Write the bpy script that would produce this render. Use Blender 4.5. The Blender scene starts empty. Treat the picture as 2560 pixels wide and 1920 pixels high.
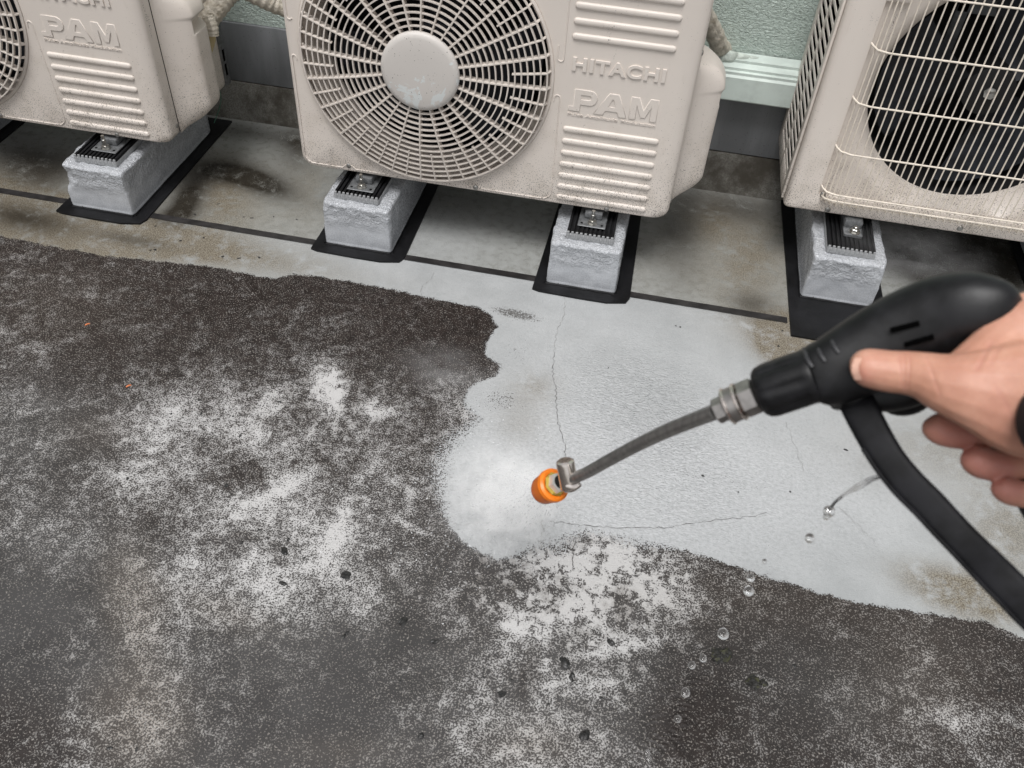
import bpy, bmesh, math, random
import numpy as np
from mathutils import Vector, Matrix, noise as mnoise
random.seed(7); rng = np.random.default_rng(7)
S = bpy.context.scene
COL = S.collection
R = math.radians

# ------------------------------------------------------------------ camera
CAM = Vector((0.7286, -1.2694, 1.1662))
CR = Vector((0.9792, 0.1964, 0.0513)).normalized()
CF = Vector((-0.1034, 0.7003, -0.7063)).normalized()
CU = CR.cross(CF).normalized(); CR = CF.cross(CU).normalized()
FPX = 2147.5
cam = bpy.data.cameras.new('camera'); camo = bpy.data.objects.new('camera', cam); COL.objects.link(camo)
m = Matrix.Identity(4)
for i in range(3):
    m[i][0] = CR[i]; m[i][1] = CU[i]; m[i][2] = -CF[i]; m[i][3] = CAM[i]
camo.matrix_world = m
cam.sensor_width = 36; cam.lens = 36 * FPX / 2560; cam.clip_start = 0.02; cam.clip_end = 400
cam.dof.use_dof = True; cam.dof.focus_distance = 1.62; cam.dof.aperture_fstop = 9.5
S.camera = camo
# ------------------------------------------------------------------ world, sun, exposure
W = bpy.data.worlds.new('World'); S.world = W; W.use_nodes = True
nt = W.node_tree; bg = nt.nodes['Background']
sky = nt.nodes.new('ShaderNodeTexSky'); sky.sky_type = 'NISHITA'; sky.sun_disc = False
sky.sun_elevation = R(68); sky.sun_rotation = R(190); sky.air_density = 1.2; sky.dust_density = 4.0; sky.ozone_density = 1.0
hs = nt.nodes.new('ShaderNodeHueSaturation'); hs.inputs['Saturation'].default_value = 0.14
nt.links.new(sky.outputs[0], hs.inputs['Color']); nt.links.new(hs.outputs[0], bg.inputs[0]); bg.inputs[1].default_value = 0.085
sun = bpy.data.lights.new('sun', 'SUN'); sun.energy = 1.5; sun.angle = R(26); sun.color = (1, .99, .985)
suno = bpy.data.objects.new('sun', sun); COL.objects.link(suno)
el, az = R(68), R(190)   # direction towards the sun, azimuth measured like the sky texture (clockwise from +Y)
sd = Vector((math.sin(az) * math.cos(el), math.cos(az) * math.cos(el), math.sin(el)))
suno.rotation_euler = sd.to_track_quat('Z', 'Y').to_euler()
S.view_settings.view_transform = 'Standard'; S.view_settings.look = 'None'; S.view_settings.gamma = 1
S.view_settings.use_curve_mapping = False; S.view_settings.exposure = 0.50
S.cycles.volume_step_rate = 1.0; S.cycles.volume_max_steps = 64; S.cycles.volume_bounces = 14; S.cycles.max_bounces = 18; S.cycles.transparent_max_bounces = 12

# ------------------------------------------------------------------ measuring helpers (photo measurements turned into places)
def ray(x, y): return CR * ((x - 1280) / FPX) - CU * ((y - 960) / FPX) + CF
def G(x, y, d): return CAM + ray(x, y) * d
def fl(x, y, z=0.0):
    r = ray(x, y); return CAM + r * ((z - CAM.z) / r.z)
def px(x, d): return x * d / FPX

# ------------------------------------------------------------------ materials
class N:
    def __init__(s, name):
        s.m = bpy.data.materials.new(name); s.m.use_nodes = True; s.t = s.m.node_tree
        s.b = s.t.nodes['Principled BSDF']; s.out = s.t.nodes['Material Output']
        s.tc = s.t.nodes.new('ShaderNodeTexCoord'); s.co = s.tc.outputs['Object']
    def set(s, k, v):
        if hasattr(v, 'is_output') or isinstance(v, bpy.types.NodeSocket): s.t.links.new(v, s.b.inputs[k])
        else:
            s.b.inputs[k].default_value = (*v, 1) if isinstance(v, tuple) and len(v) == 3 and s.b.inputs[k].type == 'RGBA' else v
        return s
    def lk(s, sock, v):
        if isinstance(v, bpy.types.NodeSocket): s.t.links.new(v, sock)
        elif sock.type == 'RGBA': sock.default_value = (*v, 1) if len(v) == 3 else v
        else: sock.default_value = v
    def noise(s, sc, det=3, rough=.55, co=None, scale3=None, dist=0):
        n = s.t.nodes.new('ShaderNodeTexNoise'); c = co or s.co
        if scale3:
            mp = s.t.nodes.new('ShaderNodeMapping'); mp.inputs['Scale'].default_value = scale3
            if len(scale3) > 3: pass
            s.t.links.new(c, mp.inputs[0]); c = mp.outputs[0]
        s.t.links.new(c, n.inputs['Vector']); n.inputs['Scale'].default_value = sc; n.inputs['Detail'].default_value = det
        n.inputs['Roughness'].default_value = rough; n.inputs['Distortion'].default_value = dist
        return n.outputs['Fac']
    def voro(s, sc, feat='F1', rnd=1):
        n = s.t.nodes.new('ShaderNodeTexVoronoi'); n.feature = feat; s.t.links.new(s.co, n.inputs['Vector'])
        n.inputs['Scale'].default_value = sc; n.inputs['Randomness'].default_value = rnd
        return n.outputs['Distance']
    def math(s, op, a, b=0.0, c=None, clamp=False):
        n = s.t.nodes.new('ShaderNodeMath'); n.operation = op; n.use_clamp = clamp
        s.lk(n.inputs[0], a); s.lk(n.inputs[1], b)
        if c is not None: s.lk(n.inputs[2], c)
        return n.outputs[0]
    def step(s, v, a, b, lo=0.0, hi=1.0, smooth=True):
        n = s.t.nodes.new('ShaderNodeMapRange'); n.interpolation_type = 'SMOOTHSTEP' if smooth else 'LINEAR'
        s.lk(n.inputs[0], v); s.lk(n.inputs[1], a); s.lk(n.inputs[2], b); s.lk(n.inputs[3], lo); s.lk(n.inputs[4], hi)
        return n.outputs[0]
    def mix(s, f, a, b):
        n = s.t.nodes.new('ShaderNodeMix'); n.data_type = 'RGBA'
        s.lk(n.inputs[0], f); s.lk(n.inputs[6], a); s.lk(n.inputs[7], b); return n.outputs[2]
    def attr(s, name):
        n = s.t.nodes.new('ShaderNodeAttribute'); n.attribute_name = name; return n.outputs['Fac']
    def sep(s, co=None):
        n = s.t.nodes.new('ShaderNodeSeparateXYZ'); s.t.links.new(co or s.co, n.inputs[0]); return n.outputs
    def bump(s, h, strength=.3, dist=.001):
        n = s.t.nodes.new('ShaderNodeBump'); n.inputs['Strength'].default_value = strength; n.inputs['Distance'].default_value = dist
        s.t.links.new(h, n.inputs['Height']); s.t.links.new(n.outputs[0], s.b.inputs['Normal']); return s

def simple(name, col, rough=.5, metal=0, bump=None, var=0.0, vs=30, spec=.5):
    a = N(name)
    if var:
        n = a.noise(vs, 5, .6)
        c2 = tuple(max(0, c * (1 - var)) for c in col); c3 = tuple(min(1, c * (1 + var)) for c in col)
        a.set('Base Color', a.mix(a.step(n, .35, .65), c2, c3))
    else: a.set('Base Color', col)
    a.set('Roughness', rough); a.set('Metallic', metal); a.set('Specular IOR Level', spec)
    if bump: a.bump(a.noise(bump[0], 4, .6), bump[1], bump[2])
    return a.m

# painted sheet metal / plastic of the air conditioners: beige with dirt flecks, denser towards the bottom
def beige_mat(name, col, dirt=1.0):
    a = N(name)
    z = a.sep()[2]
    fine = a.noise(430, 2, .55); mid = a.noise(22, 4, .6); big = a.noise(5, 3, .5)
    low = a.step(z, 0.0, .34, 1.0, 0.0)                       # dirt splashed up from the roof sits low on the casing
    low2 = a.step(z, 0.0, .14, 1.0, 0.0); d = a.math('ADD', a.math('MULTIPLY', a.math('ADD', low, a.math('MULTIPLY', low2, .55)), .10 * dirt), a.math('MULTIPLY', a.math('SUBTRACT', mid, .5), .14))
    thr = a.math('SUBTRACT', .715, d)
    fleck = a.step(fine, thr, a.math('ADD', thr, .04))
    base = a.mix(a.step(big, .3, .7), tuple(c * .96 for c in col), col)
    film = a.math('MULTIPLY', a.step(mid, .42, .75), a.math('ADD', a.math('MULTIPLY', low, .35), a.math('MULTIPLY', a.step(a.noise(16, 4, .65, scale3=(3, 3, .35)), .5, .75), .22)))
    base = a.mix(film, base, (.43, .37, .30))
    v = a.math('MULTIPLY', fleck, .8)
    a.set('Base Color', a.mix(v, base, (.09, .075, .06)))
    # clustered black mould specks in streaks
    st = a.noise(9, 4, .65, scale3=(2.5, 2.5, .7))
    sp = a.noise(420, 2, .5)
    cl = a.math('MULTIPLY', a.step(st, .62, .70), a.step(sp, .56, .60))
    a.set('Base Color', a.mix(a.math('MAXIMUM', v, a.math('MULTIPLY', cl, .85)), base, (.06, .05, .045)))
    a.set('Roughness', .42); a.set('Specular IOR Level', .45)
    a.bump(a.noise(900, 2, .5), .06, .0005)
    return a.m
M = {}
def sub0(a, sc, k): return a.math('MULTIPLY', a.math('SUBTRACT', a.noise(sc, 3, .6), .5), k)
M['beige'] = beige_mat('beige_enamel', (.715, .65, .59))
M['beige_plain'] = simple('beige_plastic', (.64, .58, .525), .45, var=.06, vs=40)
M['beige_wire'] = simple('cream_coated_wire', (.72, .65, .56), .4, var=.08, vs=60)
a = N('hub_enamel')   # worn hub cap with pale chalky patches
n = a.noise(18, 5, .7, dist=.6); n2 = a.noise(300, 2, .5)
z = a.sep()[2]
patch = a.step(a.math('ADD', n, a.math('MULTIPLY', a.step(z, .02, -.06), .12)), .62, .65)
a.set('Base Color', a.mix(a.step(n2, .70, .74), a.mix(patch, (.60, .565, .53), (.66, .68, .67)), (.12, .11, .1)))
a.set('Roughness', .5); M['hub'] = a.m
M['dark'] = simple('dark_interior', (.004, .004, .005), .7)
M['fanblade'] = simple('dark_grey_plastic', (.014, .016, .021), .5, var=.5, vs=30, spec=.25)
M['motor'] = simple('grey_casting', (.10, .105, .11), .5, metal=.3, var=.2, vs=60)
M['steel'] = simple('bright_steel', (.55, .54, .51), .28, metal=1, var=.15, vs=200)
M['zinc'] = simple('galvanised_plate', (.17, .175, .18), .5, metal=.4, var=.25, vs=120)
M['screw'] = simple('dull_screw', (.36, .35, .33), .35, metal=.9)
M['rubber'] = simple('black_rubber', (.008, .008, .009), .7, var=.4, vs=90, bump=(300, .3, .001), spec=.2)
M['flash'] = simple('black_membrane', (.006, .006, .007), .5, var=.5, vs=12, bump=(40, .3, .002), spec=.3)
M['strip'] = simple('grey_black_sealant', (.022, .02, .02), .5, var=.4, vs=30, bump=(120, .4, .001))
M['mint_trim'] = simple('mint_painted_trim', (.61, .685, .64), .45, var=.12, vs=14, bump=(150, .15, .001))
M['gunblack'] = simple('gun_black_plastic', (.0075, .0075, .0085), .42, var=.6, vs=45, bump=(500, .15, .0005), spec=.35)
M['guardblack'] = simple('guard_black_plastic', (.006, .006, .0075), .55, var=.5, vs=60, bump=(300, .2, .0005), spec=.2)
M['ribblack'] = simple('rib_black_plastic', (.035, .035, .038), .5)  # front ribs, a paler black than the gun body
M['slot'] = simple('recess_black', (.002, .002, .002), .9, spec=0.0)
M['tube'] = simple('stainless_tube', (.27, .262, .252), .34, metal=.75, var=.18, vs=150)
M['nickel'] = simple('nickel_coupling', (.36, .34, .325), .3, metal=.9, var=.15, vs=150)
M['chrome'] = simple('nickel_bright', (.84, .76, .70), .14, metal=1, var=.12, vs=120)
M['whitemetal'] = simple('pale_nut', (.72, .71, .68), .35, metal=.5)
M['brass'] = simple('brass_nut', (.75, .55, .12), .3, metal=.8)
M['orange'] = simple('orange_plastic', (.85, .21, .012), .35, var=.1, vs=100)
a = N('orange_clear'); a.set('Base Color', (.80, .20, .03)); a.set('Roughness', .25); a.set('Transmission Weight', .35); a.bump(a.noise(200, 2), .3, .001); M['orange_clear'] = a.m
M['cuff'] = simple('black_knit_cuff', (.008, .008, .010), .85, bump=(700, .5, .001))
M['nail'] = simple('thumb_nail', (.78, .47, .36), .35)
a = N('skin')
fl_ = a.attr('flush_crease_shade'); n = a.noise(30, 6, .68)
base = a.mix(a.step(n, .3, .7), (.50, .245, .165), (.65, .355, .25))
a.set('Base Color', a.mix(fl_, base, (.50, .205, .165))); a.set('Roughness', .5); a.set('Subsurface Weight', .15)
a.set('Subsurface Radius', (.012, .004, .002)); a.set('Subsurface Scale', .4)
a.bump(a.math('ADD', a.noise(260, 4, .6), a.math('MULTIPLY', a.noise(60, 3, .5, scale3=(1, 1, 1)), .7)), .25, .0012); M['skin'] = a.m
# silver-grey lumpy paint on the concrete blocks
a = N('silver_grey_block_paint')
z = a.sep()[2]
top = a.step(a.math('ADD', z, sub0(a, 40, .05)), .045, .112)
l1 = a.noise(100, 3, .6, dist=1.0); l2 = a.noise(230, 3, .65, dist=.5); pit = a.step(a.noise(60, 3, .7), .70, .74)
a.set('Base Color', a.mix(pit, a.mix(a.step(a.noise(35, 3), .35, .65), (.455, .47, .495), (.52, .535, .56)), (.10, .10, .105)))
a.set('Roughness', a.step(l2, .3, .7, .16, .38)); a.set('Metallic', .15)
h = a.math('ADD', a.math('MULTIPLY', l1, a.math('ADD', .06, top)), a.math('MULTIPLY', l2, a.math('ADD', .05, a.math('MULTIPLY', top, .6))))
a.bump(h, .8, .0065); M['block'] = a.m
# mint stucco
a = N('mint_stucco')
v = a.noise(150, 3, .55, dist=1.2, scale3=(.7, 1, 1.2)); v2 = a.noise(330, 3, .6)
a.set('Base Color', a.mix(a.step(a.noise(6, 4), .3, .7), (.535, .625, .57), (.585, .67, .615)))
a.set('Roughness', .33); a.bump(a.math('ADD', v, a.math('MULTIPLY', v2, .3)), 1.0, .009); M['stucco'] = a.m
a = N('grey_upstand_paint')
pst = a.noise(5, 6, .65, scale3=(3, 1, .5))
a.set('Base Color', a.mix(a.step(a.noise(300, 2), .68, .72), a.mix(a.step(pst, .38, .66), (.165, .17, .178), (.215, .222, .23)), (.05, .05, .045))); a.set('Roughness', .42)
a.bump(a.noise(80, 3), .1, .002); M['upstand'] = a.m
# wrap tape
a = N('cream_wrapping_tape')
x = a.attr('along'); w = a.math('FRACT', a.math('MULTIPLY', x, 34.0))
a.set('Base Color', a.mix(a.step(a.noise(70, 4), .4, .75), (.60, .55, .47), (.42, .37, .29))); a.set('Roughness', .5)
a.bump(a.math('ADD', w, a.noise(160, 4, .6)), .9, .004); M['tape'] = a.m
M['rope'] = simple('yellowish_insulation', (.55, .45, .26), .8, bump=(300, .6, .001))
M['cable'] = simple('grey_cable', (.22, .21, .20), .5)
M['green'] = simple('green_thread', (.02, .12, .07), .6)
M['putty'] = simple('painted_putty', (.50, .55, .50), .55, var=.2, vs=60, bump=(60, .6, .005))
a = N('clear_water'); a.set('Base Color', (1, 1, 1)); a.set('Roughness', .02); a.set('Transmission Weight', 1.0); a.set('IOR', 1.33); M['water'] = a.m
a = N('moss_crumb'); n = a.noise(160, 4, .6); a.set('Base Color', a.mix(a.step(n, .5, .7), (.018, .017, .015), (.06, .06, .025))); a.set('Roughness', .6)
a.bump(n, .8, .002); M['moss'] = a.m
a = N('black_grit'); n = a.noise(260, 4, .6); a.set('Base Color', a.mix(a.step(n, .4, .7), (.010, .010, .010), (.035, .033, .031))); a.set('Roughness', .4); M['grit'] = a.m
M['leafbit'] = simple('orange_leaf_scrap', (.62, .20, .08), .6)
M['crack'] = simple('crack_filled_with_dirt', (.24, .235, .225), .9)  # thin grey lines for worn cracks in the concrete
M['crack_dark'] = simple('crack_with_black_dirt', (.085, .08, .075), .9)

# ------------------------------------------------------------------ mesh helpers
def finish(me, sm=True, ang=35):
    if sm:
        me.polygons.foreach_set('use_smooth', [True] * len(me.polygons))
        try: me.set_sharp_from_angle(angle=R(ang))
        except Exception: pass
    me.update(); return me
def mk(name, me, mat=None, parent=None, loc=None):
    if mat is not None and len(me.materials) == 0: me.materials.append(mat)
    o = bpy.data.objects.new(name, me); COL.objects.link(o)
    if parent: o.parent = parent
    if loc is not None: o.location = loc
    return o
def bmesh_mesh(bm, name='m', sm=True, ang=35):
    bmesh.ops.recalc_face_normals(bm, faces=bm.faces)
    me = bpy.data.meshes.new(name); bm.to_mesh(me); bm.free(); return finish(me, sm, ang)
def tag(o, label=None, cat=None, group=None, kind=None):
    if label: o['label'] = label
    if cat: o['category'] = cat
    if group: o['group'] = group
    if kind: o['kind'] = kind
    return o
def empty(name, loc, label, cat, group=None):
    o = bpy.data.objects.new(name, None); o.empty_display_size = .05; COL.objects.link(o); o.location = loc
    return tag(o, label, cat, group)
def add_box(bm, lo, hi, bev=0.0, seg=2):
    r = bmesh.ops.create_cube(bm, size=1); vs = r['verts']
    for v in vs:
        v.co = Vector(((lo[i] + hi[i]) / 2 + v.co[i] * (hi[i] - lo[i]) for i in range(3)))
    if bev:
        es = list({e for v in vs for e in v.link_edges})
        bmesh.ops.bevel(bm, geom=es, offset=bev, segments=seg, affect='EDGES', profile=.5)
def box_mesh(lo, hi, bev=0.0, seg=2, name='box'):
    bm = bmesh.new(); add_box(bm, lo, hi, bev, seg); return bmesh_mesh(bm, name)
def frames(pts, up=None):
    T = []
    n = len(pts)
    for i in range(n):
        t = (pts[min(i + 1, n - 1)] - pts[max(i - 1, 0)]).normalized(); T.append(t)
    fr = []
    if up is not None:
        for t, p in zip(T, pts):
            u = up(p) if callable(up) else up
            s = t.cross(u).normalized(); fr.append((s, s.cross(t).normalized()))
        return T, fr
    a_ = Vector((0, 0, 1)) if abs(T[0].z) < .9 else Vector((1, 0, 0))
    s = T[0].cross(a_).normalized()
    for t in T:
        s = (s - t * s.dot(t)).normalized(); fr.append((s, t.cross(s).normalized()))
    return T, fr
def add_loft(bm, pts, ra, rb=None, n=12, up=None, cap=True, power=2.0, lay=None):
    """tube through pts; ra across, rb along the second axis; power>2 squares the section"""
    pts = [Vector(p) for p in pts]; N_ = len(pts)
    if not hasattr(ra, '__len__'): ra = [ra] * N_
    if rb is None: rb = ra
    if not hasattr(rb, '__len__'): rb = [rb] * N_
    T, fr = frames(pts, up); rings = []
    for i, p in enumerate(pts):
        s, b = fr[i]; ring = []
        for k in range(n):
            t = 2 * math.pi * k / n; c, d = math.cos(t), math.sin(t)
            if power != 2.0:
                c = math.copysign(abs(c) ** (2 / power), c); d = math.copysign(abs(d) ** (2 / power), d)
            ring.append(bm.verts.new(p + s * (c * ra[i]) + b * (d * rb[i])))
        rings.append(ring)
    for i in range(N_ - 1):
        for k in range(n):
            bm.faces.new((rings[i][k], rings[i][(k + 1) % n], rings[i + 1][(k + 1) % n], rings[i + 1][k]))
    if cap:
        bm.faces.new(rings[0][::-1]); bm.faces.new(rings[-1])
    return rings
def loft_mesh(pts, ra, rb=None, n=12, up=None, cap=True, power=2.0, name='loft', ang=40):
    bm = bmesh.new(); add_loft(bm, pts, ra, rb, n, up, cap, power); return bmesh_mesh(bm, name, ang=ang)
def catmull(pts, k=6):
    P = [Vector(p) for p in pts]; out = []
    for i in range(len(P) - 1):
        p0 = P[max(i - 1, 0)]; p1 = P[i]; p2 = P[i + 1]; p3 = P[min(i + 2, len(P) - 1)]
        for j in range(k):
            t = j / k
            out.append(.5 * ((2 * p1) + (-p0 + p2) * t + (2 * p0 - 5 * p1 + 4 * p2 - p3) * t * t + (-p0 + 3 * p1 - 3 * p2 + p3) * t ** 3))
    out.append(P[-1]); return out
def cat_rad(r, k=6):
    v = catmull([(x, 0, 0) for x in r], k); return [max(1e-4, q.x) for q in v]
def lathe(bm, O, A, prof, n=32, sides=None):
    """prof: (distance, radius[, n-gon]) along axis A from O; closed at both ends when radius 0"""
    A = A.normalized(); s = A.orthogonal().normalized(); b = A.cross(s); rings = []
    for d, r in prof:
        if r <= 1e-6: rings.append([bm.verts.new(O + A * d)])
        else: rings.append([bm.verts.new(O + A * d + s * (r * math.cos(2 * math.pi * k / n)) + b * (r * math.sin(2 * math.pi * k / n))) for k in range(n)])
    for i in range(len(rings) - 1):
        a_, c_ = rings[i], rings[i + 1]
        for k in range(n):
            if len(a_) == 1 and len(c_) == 1: continue
            if len(a_) == 1: bm.faces.new((a_[0], c_[(k + 1) % n], c_[k]))
            elif len(c_) == 1: bm.faces.new((a_[k], a_[(k + 1) % n], c_[0]))
            else: bm.faces.new((a_[k], a_[(k + 1) % n], c_[(k + 1) % n], c_[k]))
def lathe_mesh(O, A, prof, n=32, name='lathe', ang=30):
    bm = bmesh.new(); lathe(bm, Vector(O), Vector(A), prof, n); return bmesh_mesh(bm, name, ang=ang)
def copy_tree(o, parent=None):
    c = o.copy(); COL.objects.link(c); c.parent = parent
    for ch in list(o.children): copy_tree(ch, c)
    return c

# ------------------------------------------------------------------ FLOOR
CLEAN = [(-600, 540), (-200, 565), (0, 590), (50, 600), (140, 618), (250, 638), (360, 650), (450, 658), (560, 672), (640, 690), (690, 697), (730, 686), (790, 690),
 (900, 709), (1000, 728), (1100, 750), (1180, 765), (1222, 783), (1244, 819), (1228, 838), (1213, 858), (1215, 885), (1230, 903), (1251, 911), (1240, 940),
 (1200, 953), (1172, 970), (1160, 992), (1164, 1020), (1192, 1045), (1165, 1068), (1135, 1090), (1112, 1120), (1098, 1155), (1094, 1206), (1104, 1262), (1118, 1305),
 (1150, 1345), (1200, 1383), (1250, 1400), (1300, 1388), (1350, 1365), (1395, 1368), (1430, 1345), (1480, 1332), (1530, 1345), (1600, 1362), (1660, 1370), (1720, 1378),
 (1780, 1395), (1850, 1420), (1940, 1450), (2040, 1480), (2120, 1500), (2200, 1517), (2300, 1530), (2400, 1545), (2480, 1558), (2520, 1580), (2600, 1610), (3400, 1750)]
DENS = [ # rows at photo y 700,860,..1820, columns at x 80,240,..2480 : share of pale grains showing through the dirt
 [2.2, 2, 1.8, 1.3, 1.6, 1.4, 1.5, 1.0, 1, 1, 1, 1, 1, 1, 1, 1],
 [2.6, 2.0, 1.8, 2.4, 2.6, 2.0, 1.0, .8, 1, 1, 1, 1, 1, 1, 1, 1],
 [3.4, 2.9, 4.6, 5.2, 4.6, 4.6, 3.8, 5.6, 3, 3, 3, 3, 3, 3, 3, 3],
 [3.5, 3.3, 5.6, 4.0, 4.2, 4.5, 4.8, 5.0, 5, 4, 4, 4, 4, 4, 4, 4],
 [3.9, 3.6, 3.6, 4.8, 6.0, 5.4, 3.2, 2.7, 5.6, 6.2, 5, 3, 3, 3, 3, 3],
 [1.4, 2.2, 4.6, 5.0, 5.6, 5.2, 3.3, 4.2, 5.6, 6.0, 4.8, 2.8, 2.4, 2.4, 2.2, 2.2],
 [1.6, 3.0, 4.2, 3.3, 3.0, 2.0, 2.2, 3.8, 4.4, 5.3, 3.6, 2.0, 2.5, 3.0, 2.0, 1.6],
 [2.2, 4.0, 4.8, 2.4, 1.8, 2.0, 3.2, 4.6, 4.9, 4.2, 2.4, 2.6, 2.1, 3.0, 3.4, 3.6]]
def blob(X, Y, cx, cy, rx, ry, ang=0, p=2):
    c, s = math.cos(R(ang)), math.sin(R(ang)); u = ((X - cx) * c + (Y - cy) * s) / rx; v = (-(X - cx) * s + (Y - cy) * c) / ry
    return np.exp(-(u * u + v * v) ** (p / 2))
def build_floor():
    step = .0035
    xs = np.concatenate([[-30, -12, -5, -2.6], np.arange(-1.75, 2.05, step), [2.8, 5, 12, 30]])
    ys = np.concatenate([[-30, -12, -5, -2, -1.25], np.arange(-1.05, .69, step), [.69]])
    XX, YY = np.meshgrid(xs, ys); nx, ny = len(xs), len(ys)
    co = np.stack([XX.ravel(), YY.ravel(), np.zeros(XX.size)], 1)
    idx = np.arange(nx * ny).reshape(ny, nx)
    f = np.stack([idx[:-1, :-1], idx[:-1, 1:], idx[1:, 1:], idx[1:, :-1]], -1).reshape(-1, 4)
    me = bpy.data.meshes.new('floor'); me.vertices.add(len(co)); me.vertices.foreach_set('co', co.ravel())
    me.loops.add(f.size); me.loops.foreach_set('vertex_index', f.ravel().astype(np.int32))
    me.polygons.add(len(f)); me.polygons.foreach_set('loop_start', np.arange(0, f.size, 4, dtype=np.int32)); me.update(calc_edges=True)
    # where each floor point lies in the photograph's measurement grid (used once, here, to place stains on the floor)
    d = co - np.array(CAM)[None]
    zz = np.maximum(d @ np.array(CF), .25)
    PX = 1280 + FPX * (d @ np.array(CR)) / zz; PY = 960 - FPX * (d @ np.array(CU)) / zz
    # signed distance to the edge of the cleaned concrete, metres
    poly = [fl(x, y) for x, y in CLEAN]
    poly = [(p.x, p.y) for p in poly]
    dist = np.full(len(co), 9.0)
    for (x0, y0), (x1, y1) in zip(poly[:-1], poly[1:]):
        ex, ey = x1 - x0, y1 - y0; L = ex * ex + ey * ey + 1e-12
        t = np.clip(((co[:, 0] - x0) * ex + (co[:, 1] - y0) * ey) / L, 0, 1)
        dd = np.hypot(co[:, 0] - x0 - t * ex, co[:, 1] - y0 - t * ey); dist = np.minimum(dist, dd)
    loop = poly + [(poly[-1][0], 9), (poly[0][0], 9)]
    ins = np.zeros(len(co), bool)
    for i in range(len(loop)):
        x0, y0 = loop[i]; x1, y1 = loop[(i + 1) % len(loop)]
        c = ((y0 > co[:, 1]) != (y1 > co[:, 1])) & (co[:, 0] < (x1 - x0) * (co[:, 1] - y0) / ((y1 - y0) + 1e-12) + x0)
        ins ^= c
    sd_ = np.where(ins, dist, -dist)
    # softness of the edge
    D = np.array(DENS)
    gx = np.clip((PX - 80) / 160, 0, 15 - 1e-6); gy = np.clip((PY - 700) / 160, 0, 7 - 1e-6)
    ix = gx.astype(int); iy = gy.astype(int); fx = gx - ix; fy = gy - iy
    fx = fx * fx * (3 - 2 * fx); fy = fy * fy * (3 - 2 * fy)
    dens = (D[iy, ix] * (1 - fx) + D[iy, ix + 1] * fx) * (1 - fy) + (D[iy + 1, ix] * (1 - fx) + D[iy + 1, ix + 1] * fx) * fy
    for b in [(815, 940, 45, 60, 20, 4), (840, 1000, 25, 40, 0, 4), (672, 1012, 30, 35, 30, 3.5), (720, 1215, 85, 22, -28, 4.5), (600, 1270, 110, 24, -28, 2.2), (850, 1320, 24, 75, 15, 4), (815, 1400, 40, 60, 0, 2.5),
              (400, 1050, 90, 60, 0, 2), (600, 1085, 60, 40, 10, 2.4), (310, 1190, 80, 50, -30, 1.8), (1050, 1330, 40, 8, 20, 3), (1000, 1300, 30, 8, 25, 3), (960, 1030, 60, 14, 10, 2.5),
              (1480, 1430, 70, 26, 10, 3.8), (1420, 1390, 110, 20, -10, 4), (1560, 1400, 60, 30, 0, 3), (1620, 1490, 55, 40, -20, 3), (1380, 1560, 110, 25, -18, 2.5), (1460, 1500, 80, 20, -25, 2.5), (1290, 1560, 40, 30, 0, 2.5),
              (1560, 1620, 120, 18, -12, 2.2), (1360, 1600, 60, 20, -25, 2), (1270, 1640, 50, 24, 0, 1.5), (1500, 1710, 120, 18, 0, 1.5), (1250, 1820, 110, 40, 0, 1), (480, 1440, 120, 60, 0, 1.5), (330, 1560, 60, 60, 0, 1),
              (700, 1470, 60, 45, 0, 1.5), (140, 690, 110, 25, 10, .8), (200, 735, 60, 20, 0, 1), (930, 820, 80, 14, 10, .8), (900, 870, 60, 10, -10, .8), (2330, 1690, 80, 50, 20, 2), (2370, 1800, 120, 50, 0, 1), (1840, 1500, 200, 40, 15, .8),
              (1030, 1590, 60, 40, 0, -1.2), (1318, 1690, 22, 70, 8, -1.8), (1500, 1660, 60, 30, 0, -1.6), (1700, 1760, 120, 110, 0, -2), (800, 1660, 190, 120, 0, -1), (110, 1560, 120, 80, 0, -.6), (1560, 1480, 35, 35, 0, -3),
              (1230, 1450, 60, 30, 0, -1), (1500, 1390, 30, 12, 0, -4), (1350, 1400, 60, 10, -15, -3), (2000, 1620, 200, 60, 0, -.8), (60, 860, 120, 60, 0, 1.0)]:
        dens += blob(PX, PY, *b[:5]) * b[5]
    dens = np.clip(.05 + dens / 9 * .90, 0, 1)
    silt_sheen = np.clip(.95 * blob(PX, PY, 80, 1500, 330, 230, 0, 4) + .55 * blob(PX, PY, 60, 1080, 220, 170, 0, 3) + .9 * blob(PX, PY, 800, 1760, 560, 250, 0, 4) + .6 * blob(PX, PY, 1500, 1700, 300, 250, 0, 3) + .45 * blob(PX, PY, 900, 1400, 500, 160, 0, 3)  # grey wet film: silt, with the sky's sheen painted into the floor colour
                   + .45 * blob(PX, PY, 2080, 1720, 220, 130, 10, 2) + .25, 0, 1)
    dens = dens; silt_sheen *= (1 - .6 * blob(PX, PY, 1318, 1690, 26, 75, 8, 2)) * (1 - .7 * blob(PX, PY, 1740, 1800, 120, 160, 0, 3))
    silt_sheen = np.where(PY < 1000, silt_sheen * np.clip((PY - 800) / 250, .05, 1), silt_sheen)
    pits = 0
    tan = np.clip(.9 * blob(PX, PY, 330, 1500, 80, 150, -10, 3) + .95 * blob(PX, PY, 350, 1790, 130, 150, 0, 3) + .5 * blob(PX, PY, 560, 1530, 120, 40, 20) + .6 * blob(PX, PY, 1330, 1860, 120, 60) + .5 * blob(PX, PY, 850, 1880, 160, 40)
                  + .45 * blob(PX, PY, 2280, 1700, 180, 160) + .35 * blob(PX, PY, 1900, 1500, 400, 80) + .3 * blob(PX, PY, 150, 760, 220, 130) + .4 * blob(PX, PY, 230, 1080, 90, 50), 0, 1)
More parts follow.
